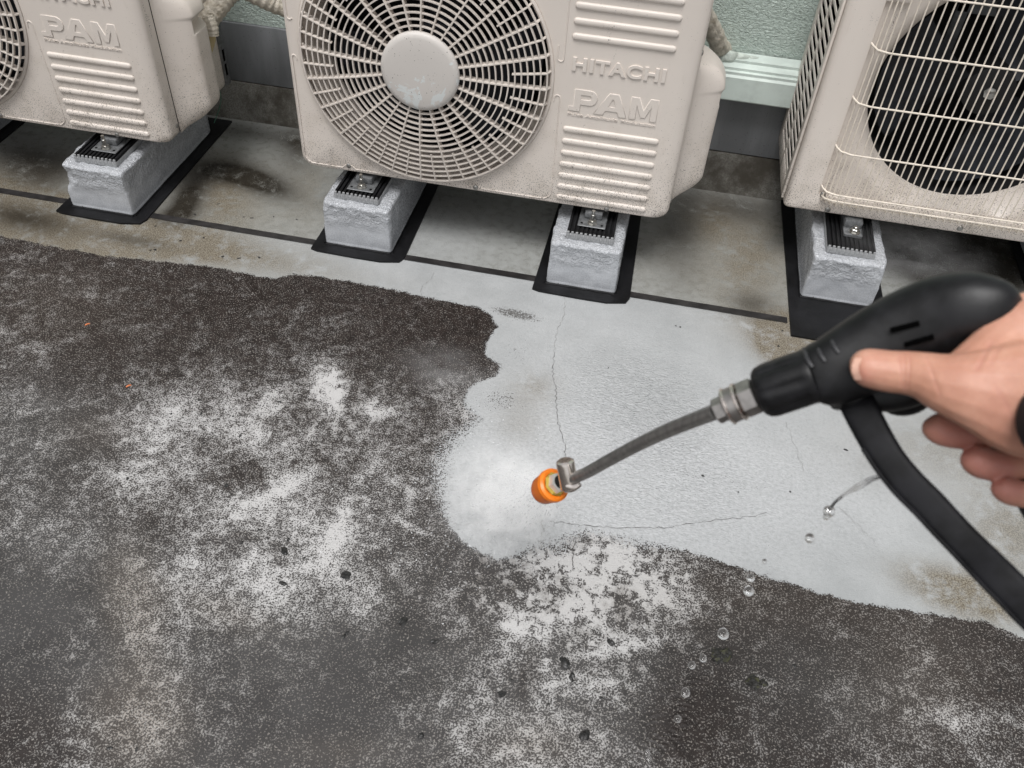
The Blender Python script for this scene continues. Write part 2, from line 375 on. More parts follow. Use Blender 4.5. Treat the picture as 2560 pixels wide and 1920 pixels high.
    # brown staining in the light areas
    lb = np.clip(1.5 * blob(PX, PY, 60, 545, 330, 75, 10, 4) + 1.1 * blob(PX, PY, 330, 585, 220, 50, 10, 2) + .55 * blob(PX, PY, 600, 640, 300, 40, 10) + .35 * blob(PX, PY, 560, 470, 260, 110, 10, 3) + .3 * blob(PX, PY, 1780, 640, 260, 120, 10, 3) + .45 * blob(PX, PY, 1880, 640, 90, 170, 15, 2) + .55 * blob(PX, PY, 1780, 540, 60, 60) +
                 .85 * blob(PX, PY, 2020, 880, 170, 70, 25, 3) + .75 * blob(PX, PY, 1950, 840, 60, 70, 0, 3) + .85 * blob(PX, PY, 2400, 1485, 170, 55, 20, 3) + .6 * blob(PX, PY, 2520, 1330, 120, 160) + .4 * blob(PX, PY, 2400, 1120, 260, 90) + .4 * blob(PX, PY, 1330, 970, 60, 40)
                 + .6 * blob(PX, PY, 0, 440, 220, 60) + .5 * blob(PX, PY, 560, 500, 70, 90) + .3 * blob(PX, PY, 780, 430, 60, 140) + .25 * blob(PX, PY, 1300, 1060, 70, 60), 0, 1)
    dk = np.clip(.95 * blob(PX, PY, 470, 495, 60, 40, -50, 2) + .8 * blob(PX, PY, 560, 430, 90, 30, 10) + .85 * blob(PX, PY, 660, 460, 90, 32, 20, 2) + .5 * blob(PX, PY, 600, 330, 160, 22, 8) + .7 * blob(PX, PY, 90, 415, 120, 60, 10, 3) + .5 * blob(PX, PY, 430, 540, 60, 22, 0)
                 + .55 * blob(PX, PY, 1850, 520, 120, 40, 10) + .55 * blob(PX, PY, 1700, 560, 60, 130, 0) + .95 * blob(PX, PY, 2420, 640, 230, 110, 5, 6) + .35 * blob(PX, PY, 1080, 480, 200, 60, 8, 3) + .7 * blob(PX, PY, 60, 545, 140, 35, 10) + .5 * blob(PX, PY, 1880, 760, 60, 30, 10) + .45 * blob(PX, PY, 330, 600, 90, 16, 10)  # broad patch beneath the wire-grille unit: dark wet membrane plus its shadow painted in
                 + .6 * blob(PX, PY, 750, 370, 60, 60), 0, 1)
    # leftover flecks in the cleaned area
    rs = np.clip(.85 * blob(PX, PY, 1290, 785, 70, 14, 12, 3) + .55 * blob(PX, PY, 1255, 1000, 60, 35, 10) + .35 * blob(PX, PY, 1300, 880, 50, 40) + .55 * blob(PX, PY, 1480, 1350, 90, 18, 0, 3) + .35 * blob(PX, PY, 1760, 1190, 200, 16, 12, 3) + .3 * blob(PX, PY, 1140, 1040, 50, 60), 0, 1)
    soft = np.clip(blob(PX, PY, 1110, 1140, 120, 130, 0, 3) + .9 * blob(PX, PY, 1470, 1370, 170, 50, 0, 3) + .04, 0, 1)
    wave = np.clip(blob(PX, PY, 1600, 1010, 190, 120, 15, 3) + .5 * blob(PX, PY, 1650, 1200, 200, 120, 0, 3) + .35 * blob(PX, PY, 740, 850, 160, 90, 0, 3), 0, 1)
    wash = np.clip(blob(PX, PY, 1420, 1180, 420, 260, 0, 2) + .6 * blob(PX, PY, 1900, 1250, 420, 200, 0, 3), 0, 1)
    ring = np.zeros(len(co)); wx = co[:, 0] + .006 * np.sin(co[:, 1] * 90 + 3 * np.sin(co[:, 0] * 40)); wy = co[:, 1] + .006 * np.sin(co[:, 0] * 75 + 2 * np.sin(co[:, 1] * 55))
    for cx_, cy_, rad_, lam, am in ((1712, 1815, .10, .011, .9), (1650, 1850, .09, .009, .5), (1462, 1835, .035, .007, .5), (1500, 1700, .03, .007, .3), (1715, 1600, .03, .007, .4)):
        c_ = fl(cx_, cy_); rr_ = np.hypot(wx - c_.x, (wy - c_.y) * .9); ring += np.sin(rr_ * 6.283 / lam) * np.clip(1 - rr_ / rad_, 0, 1) * am * (.5 + .5 * np.sin(np.arctan2(wy - c_.y, wx - c_.x) * 3 + rr_ * 60))
    crisp = np.clip(blob(PX, PY, 1420, 1440, 330, 130, 0, 4) + .5 * blob(PX, PY, 830, 1000, 160, 120, 0, 3) + .4 * blob(PX, PY, 1500, 1650, 300, 150, 0, 3), 0, 1)
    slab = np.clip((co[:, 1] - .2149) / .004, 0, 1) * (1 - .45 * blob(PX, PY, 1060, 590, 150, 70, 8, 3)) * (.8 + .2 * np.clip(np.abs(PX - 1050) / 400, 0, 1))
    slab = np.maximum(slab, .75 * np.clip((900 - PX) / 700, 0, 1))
    for nme, arr in dict(sd=sd_, dens=dens, silt_sheen=silt_sheen, tan=tan, lb=lb, dk=dk, rs=rs, soft=soft, ring=ring, wave=wave, crisp=crisp, slab=slab, wash=wash).items():
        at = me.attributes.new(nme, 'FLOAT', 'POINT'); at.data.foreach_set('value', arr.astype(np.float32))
    return me
a = N('wet_roof_concrete')
n14 = a.noise(9, 5, .6); n60 = a.noise(48, 4, .6); n200 = a.noise(150, 3, .6); nf = a.noise(380, 2, .6); nff = a.noise(520, 2, .6)
sub = lambda v, k: a.math('MULTIPLY', a.math('SUBTRACT', v, .5), k)
add = lambda *v: (v[0] if len(v) == 1 else a.math('ADD', v[0], add(*v[1:])))
soft = a.attr('soft')
edge = add(a.attr('sd'), sub(n60, .022), a.math('MULTIPLY', sub(nf, .05), a.math('ADD', .35, a.math('MULTIPLY', soft, 2.6))), a.math('MULTIPLY', sub(n200, .09), soft))
clean = a.step(edge, -.0012, .0016)
frac = a.noise(62, 9, .74, dist=.25); frac2 = a.noise(17, 8, .70, dist=.6)
field = add(a.math('MULTIPLY', frac, .36), a.math('MULTIPLY', frac2, .22), a.math('MULTIPLY', nf, .58))   # centred on .58
crisp = a.attr('crisp')
field = add(field, a.math('MULTIPLY', sub(a.noise(46, 8, .72, dist=.7), .85), crisp), a.math('MULTIPLY', sub(nf, -.30), crisp))
thr = a.step(a.attr('dens'), 0.0, 1.0, .680, .508, smooth=False)
speck = a.step(field, a.math('SUBTRACT', thr, .012), a.math('ADD', thr, .020))
loc = a.step(add(a.attr('dens'), sub(frac2, 1.15), sub(frac, .8)), .20, .85)
darkc = a.mix(a.attr('silt_sheen'), a.mix(a.step(n60, .3, .7), (.012, .0082, .0068), (.027, .0195, .0168)), a.mix(a.step(n14, .3, .7), (.042, .039, .0385), (.062, .059, .0585)))
darkc = a.mix(a.math('MULTIPLY', a.attr('tan'), .40), darkc, (.12, .10, .083))
darkc = a.mix(a.math('MULTIPLY', loc, .50), darkc, (.110, .102, .099))
lightc = a.mix(loc, (.17, .157, .147), (.55, .54, .535))
lightc = a.mix(a.math('MULTIPLY', a.attr('tan'), .65), lightc, (.33, .285, .24))
ng = a.noise(350, 1, .5); hl = a.step(ng, add(a.math('MULTIPLY', a.attr('dens'), -.10), .650), add(a.math('MULTIPLY', a.attr('dens'), -.10), .690))     # scattered pale aggregate grains
dirty = a.mix(a.math('MULTIPLY', speck, .88), darkc, lightc)
dirty = a.mix(a.math('MULTIPLY', hl, .75), dirty, a.mix(loc, (.30, .275, .25), (.52, .51, .50)))
cbase = a.mix(a.step(a.noise(9, 8, .7), .3, .7), (.335, .345, .347), (.40, .41, .413))
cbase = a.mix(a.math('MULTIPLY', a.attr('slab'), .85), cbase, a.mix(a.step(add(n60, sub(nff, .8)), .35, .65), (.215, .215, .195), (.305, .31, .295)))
cbase = a.mix(a.math('MULTIPLY', a.attr('wash'), .6), cbase, a.mix(a.step(n200, .38, .64), (.44, .445, .455), (.56, .565, .58)))
cbase = a.mix(a.math('MULTIPLY', a.step(n200, .42, .30), .35), cbase, (.30, .31, .31))
nst = a.noise(13, 9, .72, dist=.3)
lbm = a.math('MULTIPLY', a.math('MULTIPLY', a.attr('lb'), 1.25, clamp=True), a.step(add(nst, sub(n60, .7)), .18, .56))
cbase = a.mix(a.math('MULTIPLY', lbm, .92), cbase, a.mix(a.step(nf, .42, .58), (.095, .075, .048), (.25, .22, .17)))
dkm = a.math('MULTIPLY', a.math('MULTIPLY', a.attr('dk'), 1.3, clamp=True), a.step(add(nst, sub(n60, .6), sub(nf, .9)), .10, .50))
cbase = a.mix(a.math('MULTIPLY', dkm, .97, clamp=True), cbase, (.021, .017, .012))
grain = a.step(nff, .60, .68)
cbase = a.mix(a.math('MULTIPLY', grain, a.math('ADD', .14, a.math('MULTIPLY', a.attr('lb'), .35))), cbase, (.10, .09, .075))
rsm = a.step(add(a.attr('rs'), sub(nf, 2.2), sub(n200, 1.6)), .62, .70)
cbase = a.mix(a.math('MULTIPLY', rsm, .8), cbase, (.055, .05, .045))
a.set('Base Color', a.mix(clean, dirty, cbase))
a.set('Roughness', a.mix(clean, a.step(a.attr('silt_sheen'), 0.0, 1.0, .6, .22), a.step(n60, .3, .7, .22, .42)))
a.set('Specular IOR Level', a.step(a.attr('silt_sheen'), 0.0, 1.0, .2, .5))
rip = a.noise(70, 2, .5, scale3=(1, 2.1, 1), dist=1.8)
h = add(a.math('MULTIPLY', speck, a.math('MULTIPLY', a.math('SUBTRACT', 1.0, clean), .5)), a.math('MULTIPLY', nf, .35), a.math('MULTIPLY', rip, add(a.math('MULTIPLY', a.attr('wave'), 3.6), a.math('MULTIPLY', a.attr('wash'), .7))), a.math('MULTIPLY', a.attr('ring'), 1.0), a.math('MULTIPLY', clean, .4))
a.bump(h, .7, .0024); M['floor'] = a.m
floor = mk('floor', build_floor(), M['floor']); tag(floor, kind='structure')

def ribbon(pts, w, z, seed=0, jag=.0025, name='crack', mat=None, k=9):
    rr = random.Random(seed); P = catmull(pts, k); vs = []; fs = []
    for i, p in enumerate(P):
        t = (P[min(i + 1, len(P) - 1)] - P[max(i - 1, 0)]).normalized(); s = Vector((-t.y, t.x, 0))
        o = s * rr.uniform(-jag, jag); ww = .62 * w * rr.uniform(.3, 1.2) * (0.35 if i in (0, len(P) - 1) else 1)
        vs += [p + o - s * ww / 2, p + o + s * ww / 2]
    for i in range(len(P) - 1): fs.append((2 * i, 2 * i + 1, 2 * i + 3, 2 * i + 2))
    me = bpy.data.meshes.new(name); me.from_pydata([(v.x, v.y, z) for v in vs], [], fs); me.update()
    return mk(name, me, mat or M['crack'], floor)
CR_ = [([(1412, 740), (1408, 790), (1392, 830), (1386, 880)], .0011, 'crack'), ([(1386, 880), (1382, 925), (1388, 965), (1390, 1000), (1396, 1060), (1410, 1110), (1414, 1142)], .0017, 'crack_dark'),
       ([(1085, 680), (1075, 700), (1052, 722), (1055, 745)], .0011, 'crack'),
       ([(1374, 1303), (1430, 1312), (1500, 1318), (1580, 1322), (1680, 1318), (1760, 1304), (1850, 1296), (1920, 1283)], .0013, 'crack_dark'), ([(1120, 1312), (1180, 1312), (1240, 1305), (1300, 1300)], .0009, 'crack'),
       ([(1962, 1055), (1985, 1110), (2010, 1180)], .0010, 'crack'), ([(2095, 1265), (2140, 1310), (2190, 1360)], .0009, 'crack'), ([(1355, 1300), (1358, 1325), (1352, 1345)], .004, 'crack'),
       ([(1436, 1350), (1434, 1385), (1432, 1430)], .0022, 'crack_dark'), ([(1450, 1315), (1449, 1340)], .0010, 'crack_dark'),
       ([(285, 1545), (300, 1580), (310, 1610), (300, 1640)], .0016, 'crack_dark'), ([(560, 1480), (530, 1500), (535, 1550)], .0016, 'crack_dark'), ([(470, 1510), (490, 1560), (500, 1610)], .0013, 'crack_dark')]
for i, (p, w, mt) in enumerate(CR_): ribbon([fl(x, y) for x, y in p], w, .0012 + .0001 * i, i, mat=M[mt])

# ------------------------------------------------------------------ WALL (house wall with upstand)
YC, YV, ZB, ZU = .690, .7194, .0974, .2535
wall = empty('house_wall', (0, YV, 0), 'mint green rough stucco wall with dark grey painted base behind the outdoor units', 'wall')
def wpart(name, lo, hi, mat, bev=0): return mk(name, box_mesh([lo[0], lo[1] - YV, lo[2]], [hi[0], hi[1] - YV, hi[2]], bev), mat, wall)
wpart('stucco_panel', (-6, YV + .001, ZU), (6, YV + .20, 3.2), M['stucco'])
wpart('painted_base', (-6, YV - .006, ZB + .002), (6, YV + .18, ZU - .001), M['upstand'], .002)
me = bpy.data.meshes.new('skirting')
vs = [(-6, YC - YV, 0), (6, YC - YV, 0), (6, -.008, ZB), (-6, -.008, ZB), (6, .1, ZB), (-6, .1, ZB)]
me.from_pydata(vs, [], [(0, 1, 2, 3), (3, 2, 4, 5)]); me.update()
a = N('stained_skirting'); n = a.noise(7, 5, .65); nf = a.noise(300, 2, .6)
a.set('Base Color', a.mix(a.step(n, .36, .62), (.045, .038, .028), a.mix(a.step(nf, .4, .6), (.15, .14, .12), (.24, .235, .215)))); a.set('Roughness', .5); a.bump(nf, .3, .001)
mk('skirting', me, a.m, wall)
# long mint trim box running along the wall foot between the middle and right units
trim = empty('pipe_trunking', (.80, YV, ZU), 'long pale mint horizontal trim running along the wall between middle and right units', 'trim')
prof = [(0.0, 0.0), (-.052, .000), (-.054, .003), (-.054, .055), (-.050, .060), (-.050, .066), (-.044, .068), (-.044, .074), (-.030, .080), (-.030, .086), (-.001, .092)]
bm = bmesh.new(); rows = []
for x in (0, 2.4): rows.append([bm.verts.new((x, y, z)) for y, z in prof])
for k in range(len(prof) - 1): bm.faces.new((rows[0][k], rows[1][k], rows[1][k + 1], rows[0][k + 1]))
bm.faces.new(rows[0]); bm.faces.new(rows[1][::-1])
mk('trim_body', bmesh_mesh(bm, 'trim', sm=False), M['mint_trim'], trim)

# ------------------------------------------------------------------ BLOCKS, FLASHING, STRIPS, PADS
BW, BH, BL_ = .1513, .109, .40
def block_mesh(seed, chip):
    bm = bmesh.new(); nx, ny, nz = 22, 44, 16
    bmesh.ops.create_cube(bm, size=1)
    bmesh.ops.subdivide_edges(bm, edges=[e for e in bm.edges], cuts=39, use_grid_fill=True)
    for v in bm.verts:
        p = Vector(((v.co.x + .5) * BW, (v.co.y + .5) * BL_, (v.co.z + .5) * BH))
        # soften the arrises, top ones more
        cx, cy, cz = p.x - BW / 2, p.y - BL_ / 2, p.z - BH / 2
        rr = .0065; hx, hy, hz = BW / 2 - rr, BL_ / 2 - rr, BH / 2 - rr
        q = Vector((max(-hx, min(hx, cx)), max(-hy, min(hy, cy)), max(-hz, min(hz, cz))))
        dlt = Vector((cx, cy, cz)) - q
        if cz < -hz: dlt.z = cz - q.z; 
        if dlt.length > rr and sum(abs(c) > 1e-6 for c in dlt) > 1: dlt = dlt.normalized() * (rr * (1.0 if cz > 0 else 1.25))
        p2 = q + dlt + Vector((BW / 2, BL_ / 2, BH / 2))
        s = Vector((seed * 3.1, 0, 0)); t = max(0, min(1, (p2.z - .02) / .09)) ** 2
        nn = mnoise.noise_vector(p2 * 34 + s) * (.0009 + .0012 * t) + mnoise.noise_vector(Vector((p2.x, p2.y * .8, p2.z)) * 70 + s) * (.0002 + .0022 * t)
        p2 += nn
        for (c, r_, dep_) in chip:
            dd = (p2 - Vector(c)).length
            if dd < r_: p2 += (Vector((BW / 2, .1, BH / 2)) - p2).normalized() * dep_ * (1 - dd / r_)
        if p2.z < .002: p2.z = max(p2.z, -.001)
        v.co = p2
    return bmesh_mesh(bm, 'block', ang=80)
BLK = [(-1.045, .2035, 'silver grey painted concrete block at the left picture edge under the left unit'),
       (-.5405, .2016, 'silver grey painted concrete block under the right foot of the left unit'),
       (.0642, .2185, 'silver grey painted concrete block under the left foot of the middle unit'),
       (.5691, .2068, 'silver grey painted concrete block under the right foot of the middle unit'),
       (1.1192, .3053, 'silver grey painted concrete block under the left foot of the wire-grille unit'),
       (1.655, .3053, 'silver grey painted concrete block at the right picture edge beside the hand')]
CHIP = [[], [((0, 0, .085), .035, .012), ((0, 0, .06), .02, .006)], [((BW, 0, BH), .03, .006), ((0, 0, BH), .02, .004)], [((BW, 0, BH - .01), .03, .005)], [((BW, 0, BH), .035, .007), ((0, .0, BH), .02, .004)], []]
def add_quadsheet(pts, z, th):
    bm = bmesh.new(); t = [bm.verts.new((p[0], p[1], z)) for p in pts]; b = [bm.verts.new((p[0], p[1], 0.0)) for p in pts]
    bm.faces.new(t)
    for i in range(len(pts)): bm.faces.new((b[i], b[(i + 1) % len(pts)], t[(i + 1) % len(pts)], t[i]))
    return bmesh_mesh(bm, 'sheet', sm=False)
FLS = ['black membrane flashing round the block at the left picture edge', 'black membrane flashing round the block under the left unit', 'black membrane flashing round the block under the left foot of the middle unit',
       'black membrane flashing round the block under the right foot of the middle unit', 'wide black membrane flashing round the block under the wire-grille unit', 'black membrane flashing round the block at the right picture edge']
PAD = ['black ribbed rubber pad on the block at the left picture edge', 'black ribbed rubber pad with grey edges on the left unit block', 'black ribbed rubber pad under the left foot of the middle unit', 'black ribbed rubber pad under the right foot of the middle unit',
       'black ribbed rubber pad under the left foot of the wire-grille unit', 'black ribbed rubber pad on the block at the right picture edge']
base_pad = None
def make_pad():
    r = empty('rubber_pad', (0, 0, 0), 'x', 'pad')
    mk('pad_base', box_mesh((0, 0, 0), (.100, .36, .012), .001), M['padedge'], r)
    rib = box_mesh((0, .003, .012), (.0052, .355, .0185), .0008, 1)
    for i in range(11): mk('rib', rib, M['rubber'], r, (.0012 + i * .00925, 0, 0))
    mk('pad_top', box_mesh((.0005, .005, .0121), (.0995, .352, .0128)), M['rubber'], r)
    tip = box_mesh((0, 0, .0005), (.0054, .0032, .0187), .0006, 1)
    for i in range(11): mk('rib_end', tip, M['padedge'], r, (.0011 + i * .00925, -.0006, 0))
    return r
M['padedge'] = simple('grey_paint_smear', (.30, .305, .31), .45, var=.2, vs=200, bump=(300, .5, .001))
for k, (bx, by, lab) in enumerate(BLK):
    b = mk('concrete_block', block_mesh(k + 1, CHIP[k]), M['block'], None, (bx, by, .0035)); tag(b, lab, 'block', 'painted concrete blocks under the outdoor units')
    if k == 4: pts = [(-.024, -.137), (BW + .03, -.137), (BW + .03, .385), (-.033, .385)]
    else: pts = [(-.026, -.026), (-.01, -.031), (BW * .5, -.033), (BW * .9, -.0325), (BW + .026, -.022), (BW + .033, -.004), (BW + .026, .47), (-.02, .47)]
    f = mk('flashing_sheet', add_quadsheet([(bx + x, by + y) for x, y in pts], .0045, 0), M['flash']); tag(f, FLS[k], 'flashing', 'black flashing sheets round the blocks')
    # bead of black mastic where block meets sheet
    bmx = bmesh.new(); pp = []
    for (x0, y0), (x1, y1) in [((0, 0), (BW, 0)), ((BW, 0), (BW, BL_)), ((0, BL_), (0, 0))]:
        pp += [Vector((bx + x0 + (x1 - x0) * t + .0015 * math.sin(40 * t + k), by + y0 + (y1 - y0) * t + .001 * math.sin(55 * t), .0055)) for t in np.linspace(0, 1, 14)]
    add_loft(bmx, pp, .0035, .0025, 6); mk('mastic_bead', bmesh_mesh(bmx, 'bead'), M['flash'], f)
    if base_pad is None: base_pad = make_pad(); p = base_pad
    else: p = copy_tree(base_pad)
    p.location = (bx + (BW - .1) / 2 + (.004 if k % 2 else -.003), by + .021, BH + .0035); p.rotation_euler = (0, 0, R([0, 1.2, -.8, .4, -1, 0][k]))
    tag(p, PAD[k], 'pad', 'ribbed rubber pads on the blocks')
STR = [(-3, -1.075, 'black sealant strip across the floor at the far left of the left unit'), (-1.045 + BW + .032, -.5405 - .028, 'black sealant strip meeting the left unit block from the left picture edge'), (-.5405 + BW + .030, .0642 - .026, 'black sealant strip on the floor between the left unit and the middle unit'),
       (.0642 + BW + .032, .5691 - .026, 'black sealant strip on the floor below the middle unit between its two blocks'), (.5691 + BW + .032, 1.1192 - .030, 'black sealant strip on the floor between middle unit and wire-grille unit'),]
YS = .2149
for k, (x0, x1, lab) in enumerate(STR):
    n_ = max(4, int((x1 - x0) / .012)); bm = bmesh.new(); rr = random.Random(k); T_ = []; B_ = []
    for i in range(n_ + 1):
        x = x0 + (x1 - x0) * i / n_; w = mnoise.noise(Vector((x * 60, k, 0))) * .0012
        T_.append(bm.verts.new((x, YS - .006 + w * .6, .0022))); B_.append(bm.verts.new((x, YS + .0125 + w, .0022)))
    for i in range(n_): bm.faces.new((T_[i], T_[i + 1], B_[i + 1], B_[i]))
    s = mk('sealant_strip', bmesh_mesh(bm, 'strip'), M['strip']); tag(s, lab, 'strip', 'black sealant strips across the floor')

# ------------------------------------------------------------------ OUTDOOR UNIT (round plastic fan grille)
ZB0 = .1542
UW, UH, UD = .80, .60, .285
FC = (.283, .2655); FR = .2560     # fan centre (x, z) and opening radius in unit coordinates
def rrect(x0, x1, z0, z1, r, n=7):
    out = []
    for cx, cz, a0 in ((x1 - r, z0 + r, -90), (x1 - r, z1 - r, 0), (x0 + r, z1 - r, 90), (x0 + r, z0 + r, 180)):
        for i in range(n):
            t = R(a0 + 90 * i / (n - 1)); out.append((cx + r * math.cos(t), cz + r * math.sin(t)))
    return out
def casing_mesh(w, h, d, insL, insR, insB, insT, rc, hole, holedepth, holer2):
    bm = bmesh.new(); loops = []
    K = 6
    for j in range(K + 1):
        t = j / K * math.pi / 2; q = 1 - math.sin(t); yy = (1 - math.cos(t))
        pts = rrect(insL * q, w - insR * q, insB * q, h - insT * q, rc)
        loops.append([bm.verts.new((x, yy * min(.02, insL), z)) for x, z in pts])
    loops.append([bm.verts.new((x, d, z)) for x, z in rrect(0, w, 0, h, rc)])
    n = len(loops[0])
    for a_, b_ in zip(loops[:-1], loops[1:]):
        for k in range(n): bm.faces.new((a_[k], a_[(k + 1) % n], b_[(k + 1) % n], b_[k]))
    bm.faces.new(loops[-1])
    HN = 96; hl = []
    for (r_, y_) in [(hole[2], 0), (hole[2] - .0015, .001), (hole[2] - .003, .004), (holer2 + .004, holedepth * .5), (holer2, holedepth)]:
        hl.append([bm.verts.new((hole[0] + r_ * math.cos(2 * math.pi * k / HN), y_, hole[1] + r_ * math.sin(2 * math.pi * k / HN))) for k in range(HN)])
    for a_, b_ in zip(hl[:-1], hl[1:]):
        for k in range(HN): bm.faces.new((a_[k], a_[(k + 1) % HN], b_[(k + 1) % HN], b_[k]))
    ed = [bm.edges.get((l[k], l[(k + 1) % len(l)])) for l in (loops[0], hl[0]) for k in range(len(l))]
    bmesh.ops.triangle_fill(bm, use_beauty=True, use_dissolve=False, edges=ed)
    return bmesh_mesh(bm, 'casing', ang=28)
def half_pill(L, r, depth):   # embossed bar lying in x, bulging towards -y
    bm = bmesh.new(); rows = []
    prof = [(1.0, 0.0), (.92, .35), (.74, .75), (.5, .95), (0.0, 1.0)]
    for s, dpt in prof:
        ring = []
        for cx, a0 in ((L - r, -90), (r, 90)):
            for i in range(9):
                t = R(a0 + 180 * i / 8); ring.append(bm.verts.new((cx + r * s * math.cos(t), -depth * dpt, r * s * math.sin(t))))
        rows.append(ring)
    n = len(rows[0])
    for a_, b_ in zip(rows[:-1], rows[1:]):
        for k in range(n): bm.faces.new((a_[k], a_[(k + 1) % n], b_[(k + 1) % n], b_[k]))
    bmesh.ops.remove_doubles(bm, verts=bm.verts, dist=1e-6)
    return bmesh_mesh(bm, 'ridge', ang=60)
def text_mesh(txt, width, height, off, ext, bev, outline=False, fx=1.0):
    cu = bpy.data.curves.new('t', 'FONT'); cu.body = txt; cu.size = 1; cu.offset = off; cu.extrude = ext; cu.bevel_depth = bev; cu.bevel_resolution = 1
    cu.space_character = fx
    if outline: cu.fill_mode = 'NONE'
    o = bpy.data.objects.new('t', cu); COL.objects.link(o); bpy.context.view_layer.update()
    dg = bpy.context.evaluated_depsgraph_get(); me = bpy.data.meshes.new_from_object(o.evaluated_get(dg)); bpy.data.objects.remove(o)
    v = np.empty(len(me.vertices) * 3); me.vertices.foreach_get('co', v); v = v.reshape(-1, 3)
    mn, mx = v.min(0), v.max(0); return me, v, mn, mx
def emboss(txt, x0, x1, z0, z1, parent, depth=.0016, thick=.0, spacing=1.0, off=.03, bevel=.0):
    me, v, mn, mx = text_mesh(txt, 0, 0, off, .05, bevel, fx=spacing)
    X = x0 + (v[:, 0] - mn[0]) / (mx[0] - mn[0]) * (x1 - x0); Z = z0 + (v[:, 1] - mn[1]) / (mx[1] - mn[1]) * (z1 - z0)
    Y = -depth * (v[:, 2] - mn[2]) / (mx[2] - mn[2]) * 1.0 + .0002
    me.vertices.foreach_set('co', np.stack([X, Y, Z], 1).ravel()); me.update()
    for p_ in me.polygons: p_.use_smooth = False
    return mk('lettering', me, M['beige'], parent)

def make_unit():
    u = empty('outdoor_unit', (0, 0, 0), 'x', 'air conditioner')
    case = mk('casing', casing_mesh(UW, UH, UD, .018, .036, .007, .02, .022, (FC[0], FC[1], FR), .055, .236), M['beige'], u)
    # inner shroud back and dark inside
    bm = bmesh.new(); O = Vector((FC[0], .055, FC[1])); lathe(bm, O, Vector((0, 1, 0)), [(0, .236), (.03, .228), (.034, .228)], 64)
    mk('fan_shroud', bmesh_mesh(bm, 'shroud'), M['beige_plain'], u)
    mk('dark_interior', lathe_mesh((FC[0], .085, FC[1]), (0, 1, 0), [(0, .2285), (.12, .2285), (.12, 0)], 48), M['dark'], u)
    # propeller fan
    fan = mk('fan', lathe_mesh((FC[0], .075, FC[1]), (0, 1, 0), [(0, 0), (0, .045), (.006, .052), (.05, .052), (.05, 0)], 32), M['fanblade'], u)
    bm = bmesh.new(); rows = []
    for i in range(9):
        r_ = .045 + .172 * i / 8; row = []
        for j in range(7):
            t = (j / 6 - .5) * (1.25 + .25 * i / 8) + .35 * i / 8
            row.append(bm.verts.new((r_ * math.cos(t), (j / 6 - .5) * .055 + .01 * math.sin(j), r_ * math.sin(t))))
        rows.append(row)
    for i in range(8):
        for j in range(6): bm.faces.new((rows[i][j], rows[i][j + 1], rows[i + 1][j + 1], rows[i + 1][j]))
    bl = bmesh_mesh(bm, 'blade', ang=80)
    for k in range(3):
        o = mk('fan_blade', bl, M['fanblade'], fan, (FC[0], .105, FC[1])); o.rotation_euler = (0, R(120 * k + 38), 0)
    # grille
    gr = mk('fan_grille', lathe_mesh((FC[0], 0, FC[1]), (0, -1, 0), [(-.006, .2555), (.002, .2545), (.004, .2505), (.002, .2475), (-.010, .2475), (-.012, .2505), (-.006, .2555)], 96), M['beige_plain'], u)
    def yprof(r_):   # front surface of the domed grille
        t = (r_ - .075) / (.243 - .075); t = max(0, min(1, t)); return -.030 + .014 * t ** 2
    hub = lathe_mesh((0, 0, 0), (0, -1, 0), [(-.008, .0725), (.0, .0775), (.006, .077), (.010, .0725), (.0115, .066), (.0125, .04), (.013, 0)], 64, ang=50)
    mk('hub_cap', hub, M['hub'], gr, (FC[0], -.026, FC[1]))
    def spoke(r0, r1, dp, th, hook):
        bm = bmesh.new(); sec = []
        rs_ = list(np.linspace(r0, min(r1, .243), 9)) + ([.2465, .2515] if hook else [])
        for r_ in rs_:
            y = yprof(min(r_, .243)) if r_ <= .2431 else (-.010 if r_ < .25 else -.001)
            y1 = y + dp if r_ <= .2431 else .006
            sec.append([bm.verts.new((r_, y, th * .35)), bm.verts.new((r_, y + .0015, th / 2)), bm.verts.new((r_, y1, th * .45)), bm.verts.new((r_, y1, -th * .45)), bm.verts.new((r_, y + .0015, -th / 2)), bm.verts.new((r_, y, -th * .35))])
        for a_, b_ in zip(sec[:-1], sec[1:]):
            for k in range(6): bm.faces.new((a_[k], a_[(k + 1) % 6], b_[(k + 1) % 6], b_[k]))
        bm.faces.new(sec[0][::-1]); bm.faces.new(sec[-1]); return bmesh_mesh(bm, 'spoke', ang=50)
    s1 = spoke(.070, .2435, .015, .0036, True); s2 = spoke(.178, .2435, .007, .0030, True)
    for k in range(24):
        o = mk('spoke', s1, M['beige_plain'], gr, (FC[0], 0, FC[1])); o.rotation_euler = (0, R(15 * k + 2), 0)
        o = mk('short_spoke', s2, M['beige_plain'], gr, (FC[0], 0, FC[1])); o.rotation_euler = (0, R(15 * k + 9.5), 0)
    for i in range(14):
        r_ = .0865 + .0121 * i; y = -yprof(r_)
        o = mk('ring', lathe_mesh((0, 0, 0), (0, -1, 0), [(y - .0005, r_ - .0013), (y - .0005, r_ + .0013), (y - .0065, r_ + .0012), (y - .0065, r_ - .0012), (y - .0005, r_ - .0013)], 96), M['beige_plain'], gr, (FC[0], 0, FC[1]))
    # embossed bars
    pill = half_pill(.190, .0064, .0042)
    def ridge(z_):
        q = pill.copy(); q.transform(Matrix.Translation((.5635, 0, z_))); mk('ridge', q, M['beige'], case)
    for i in range(7): ridge(.1765 - i * .0259)
    for i in range(6): ridge(.3605 + i * .0278)
    # embossed line beads
    def bead(pts, r_=.0017):
        me = loft_mesh([Vector((x, .0002, z)) for x, z in pts], r_, r_ * .9, 8, power=2); mk('bead', me, M['beige'], case)
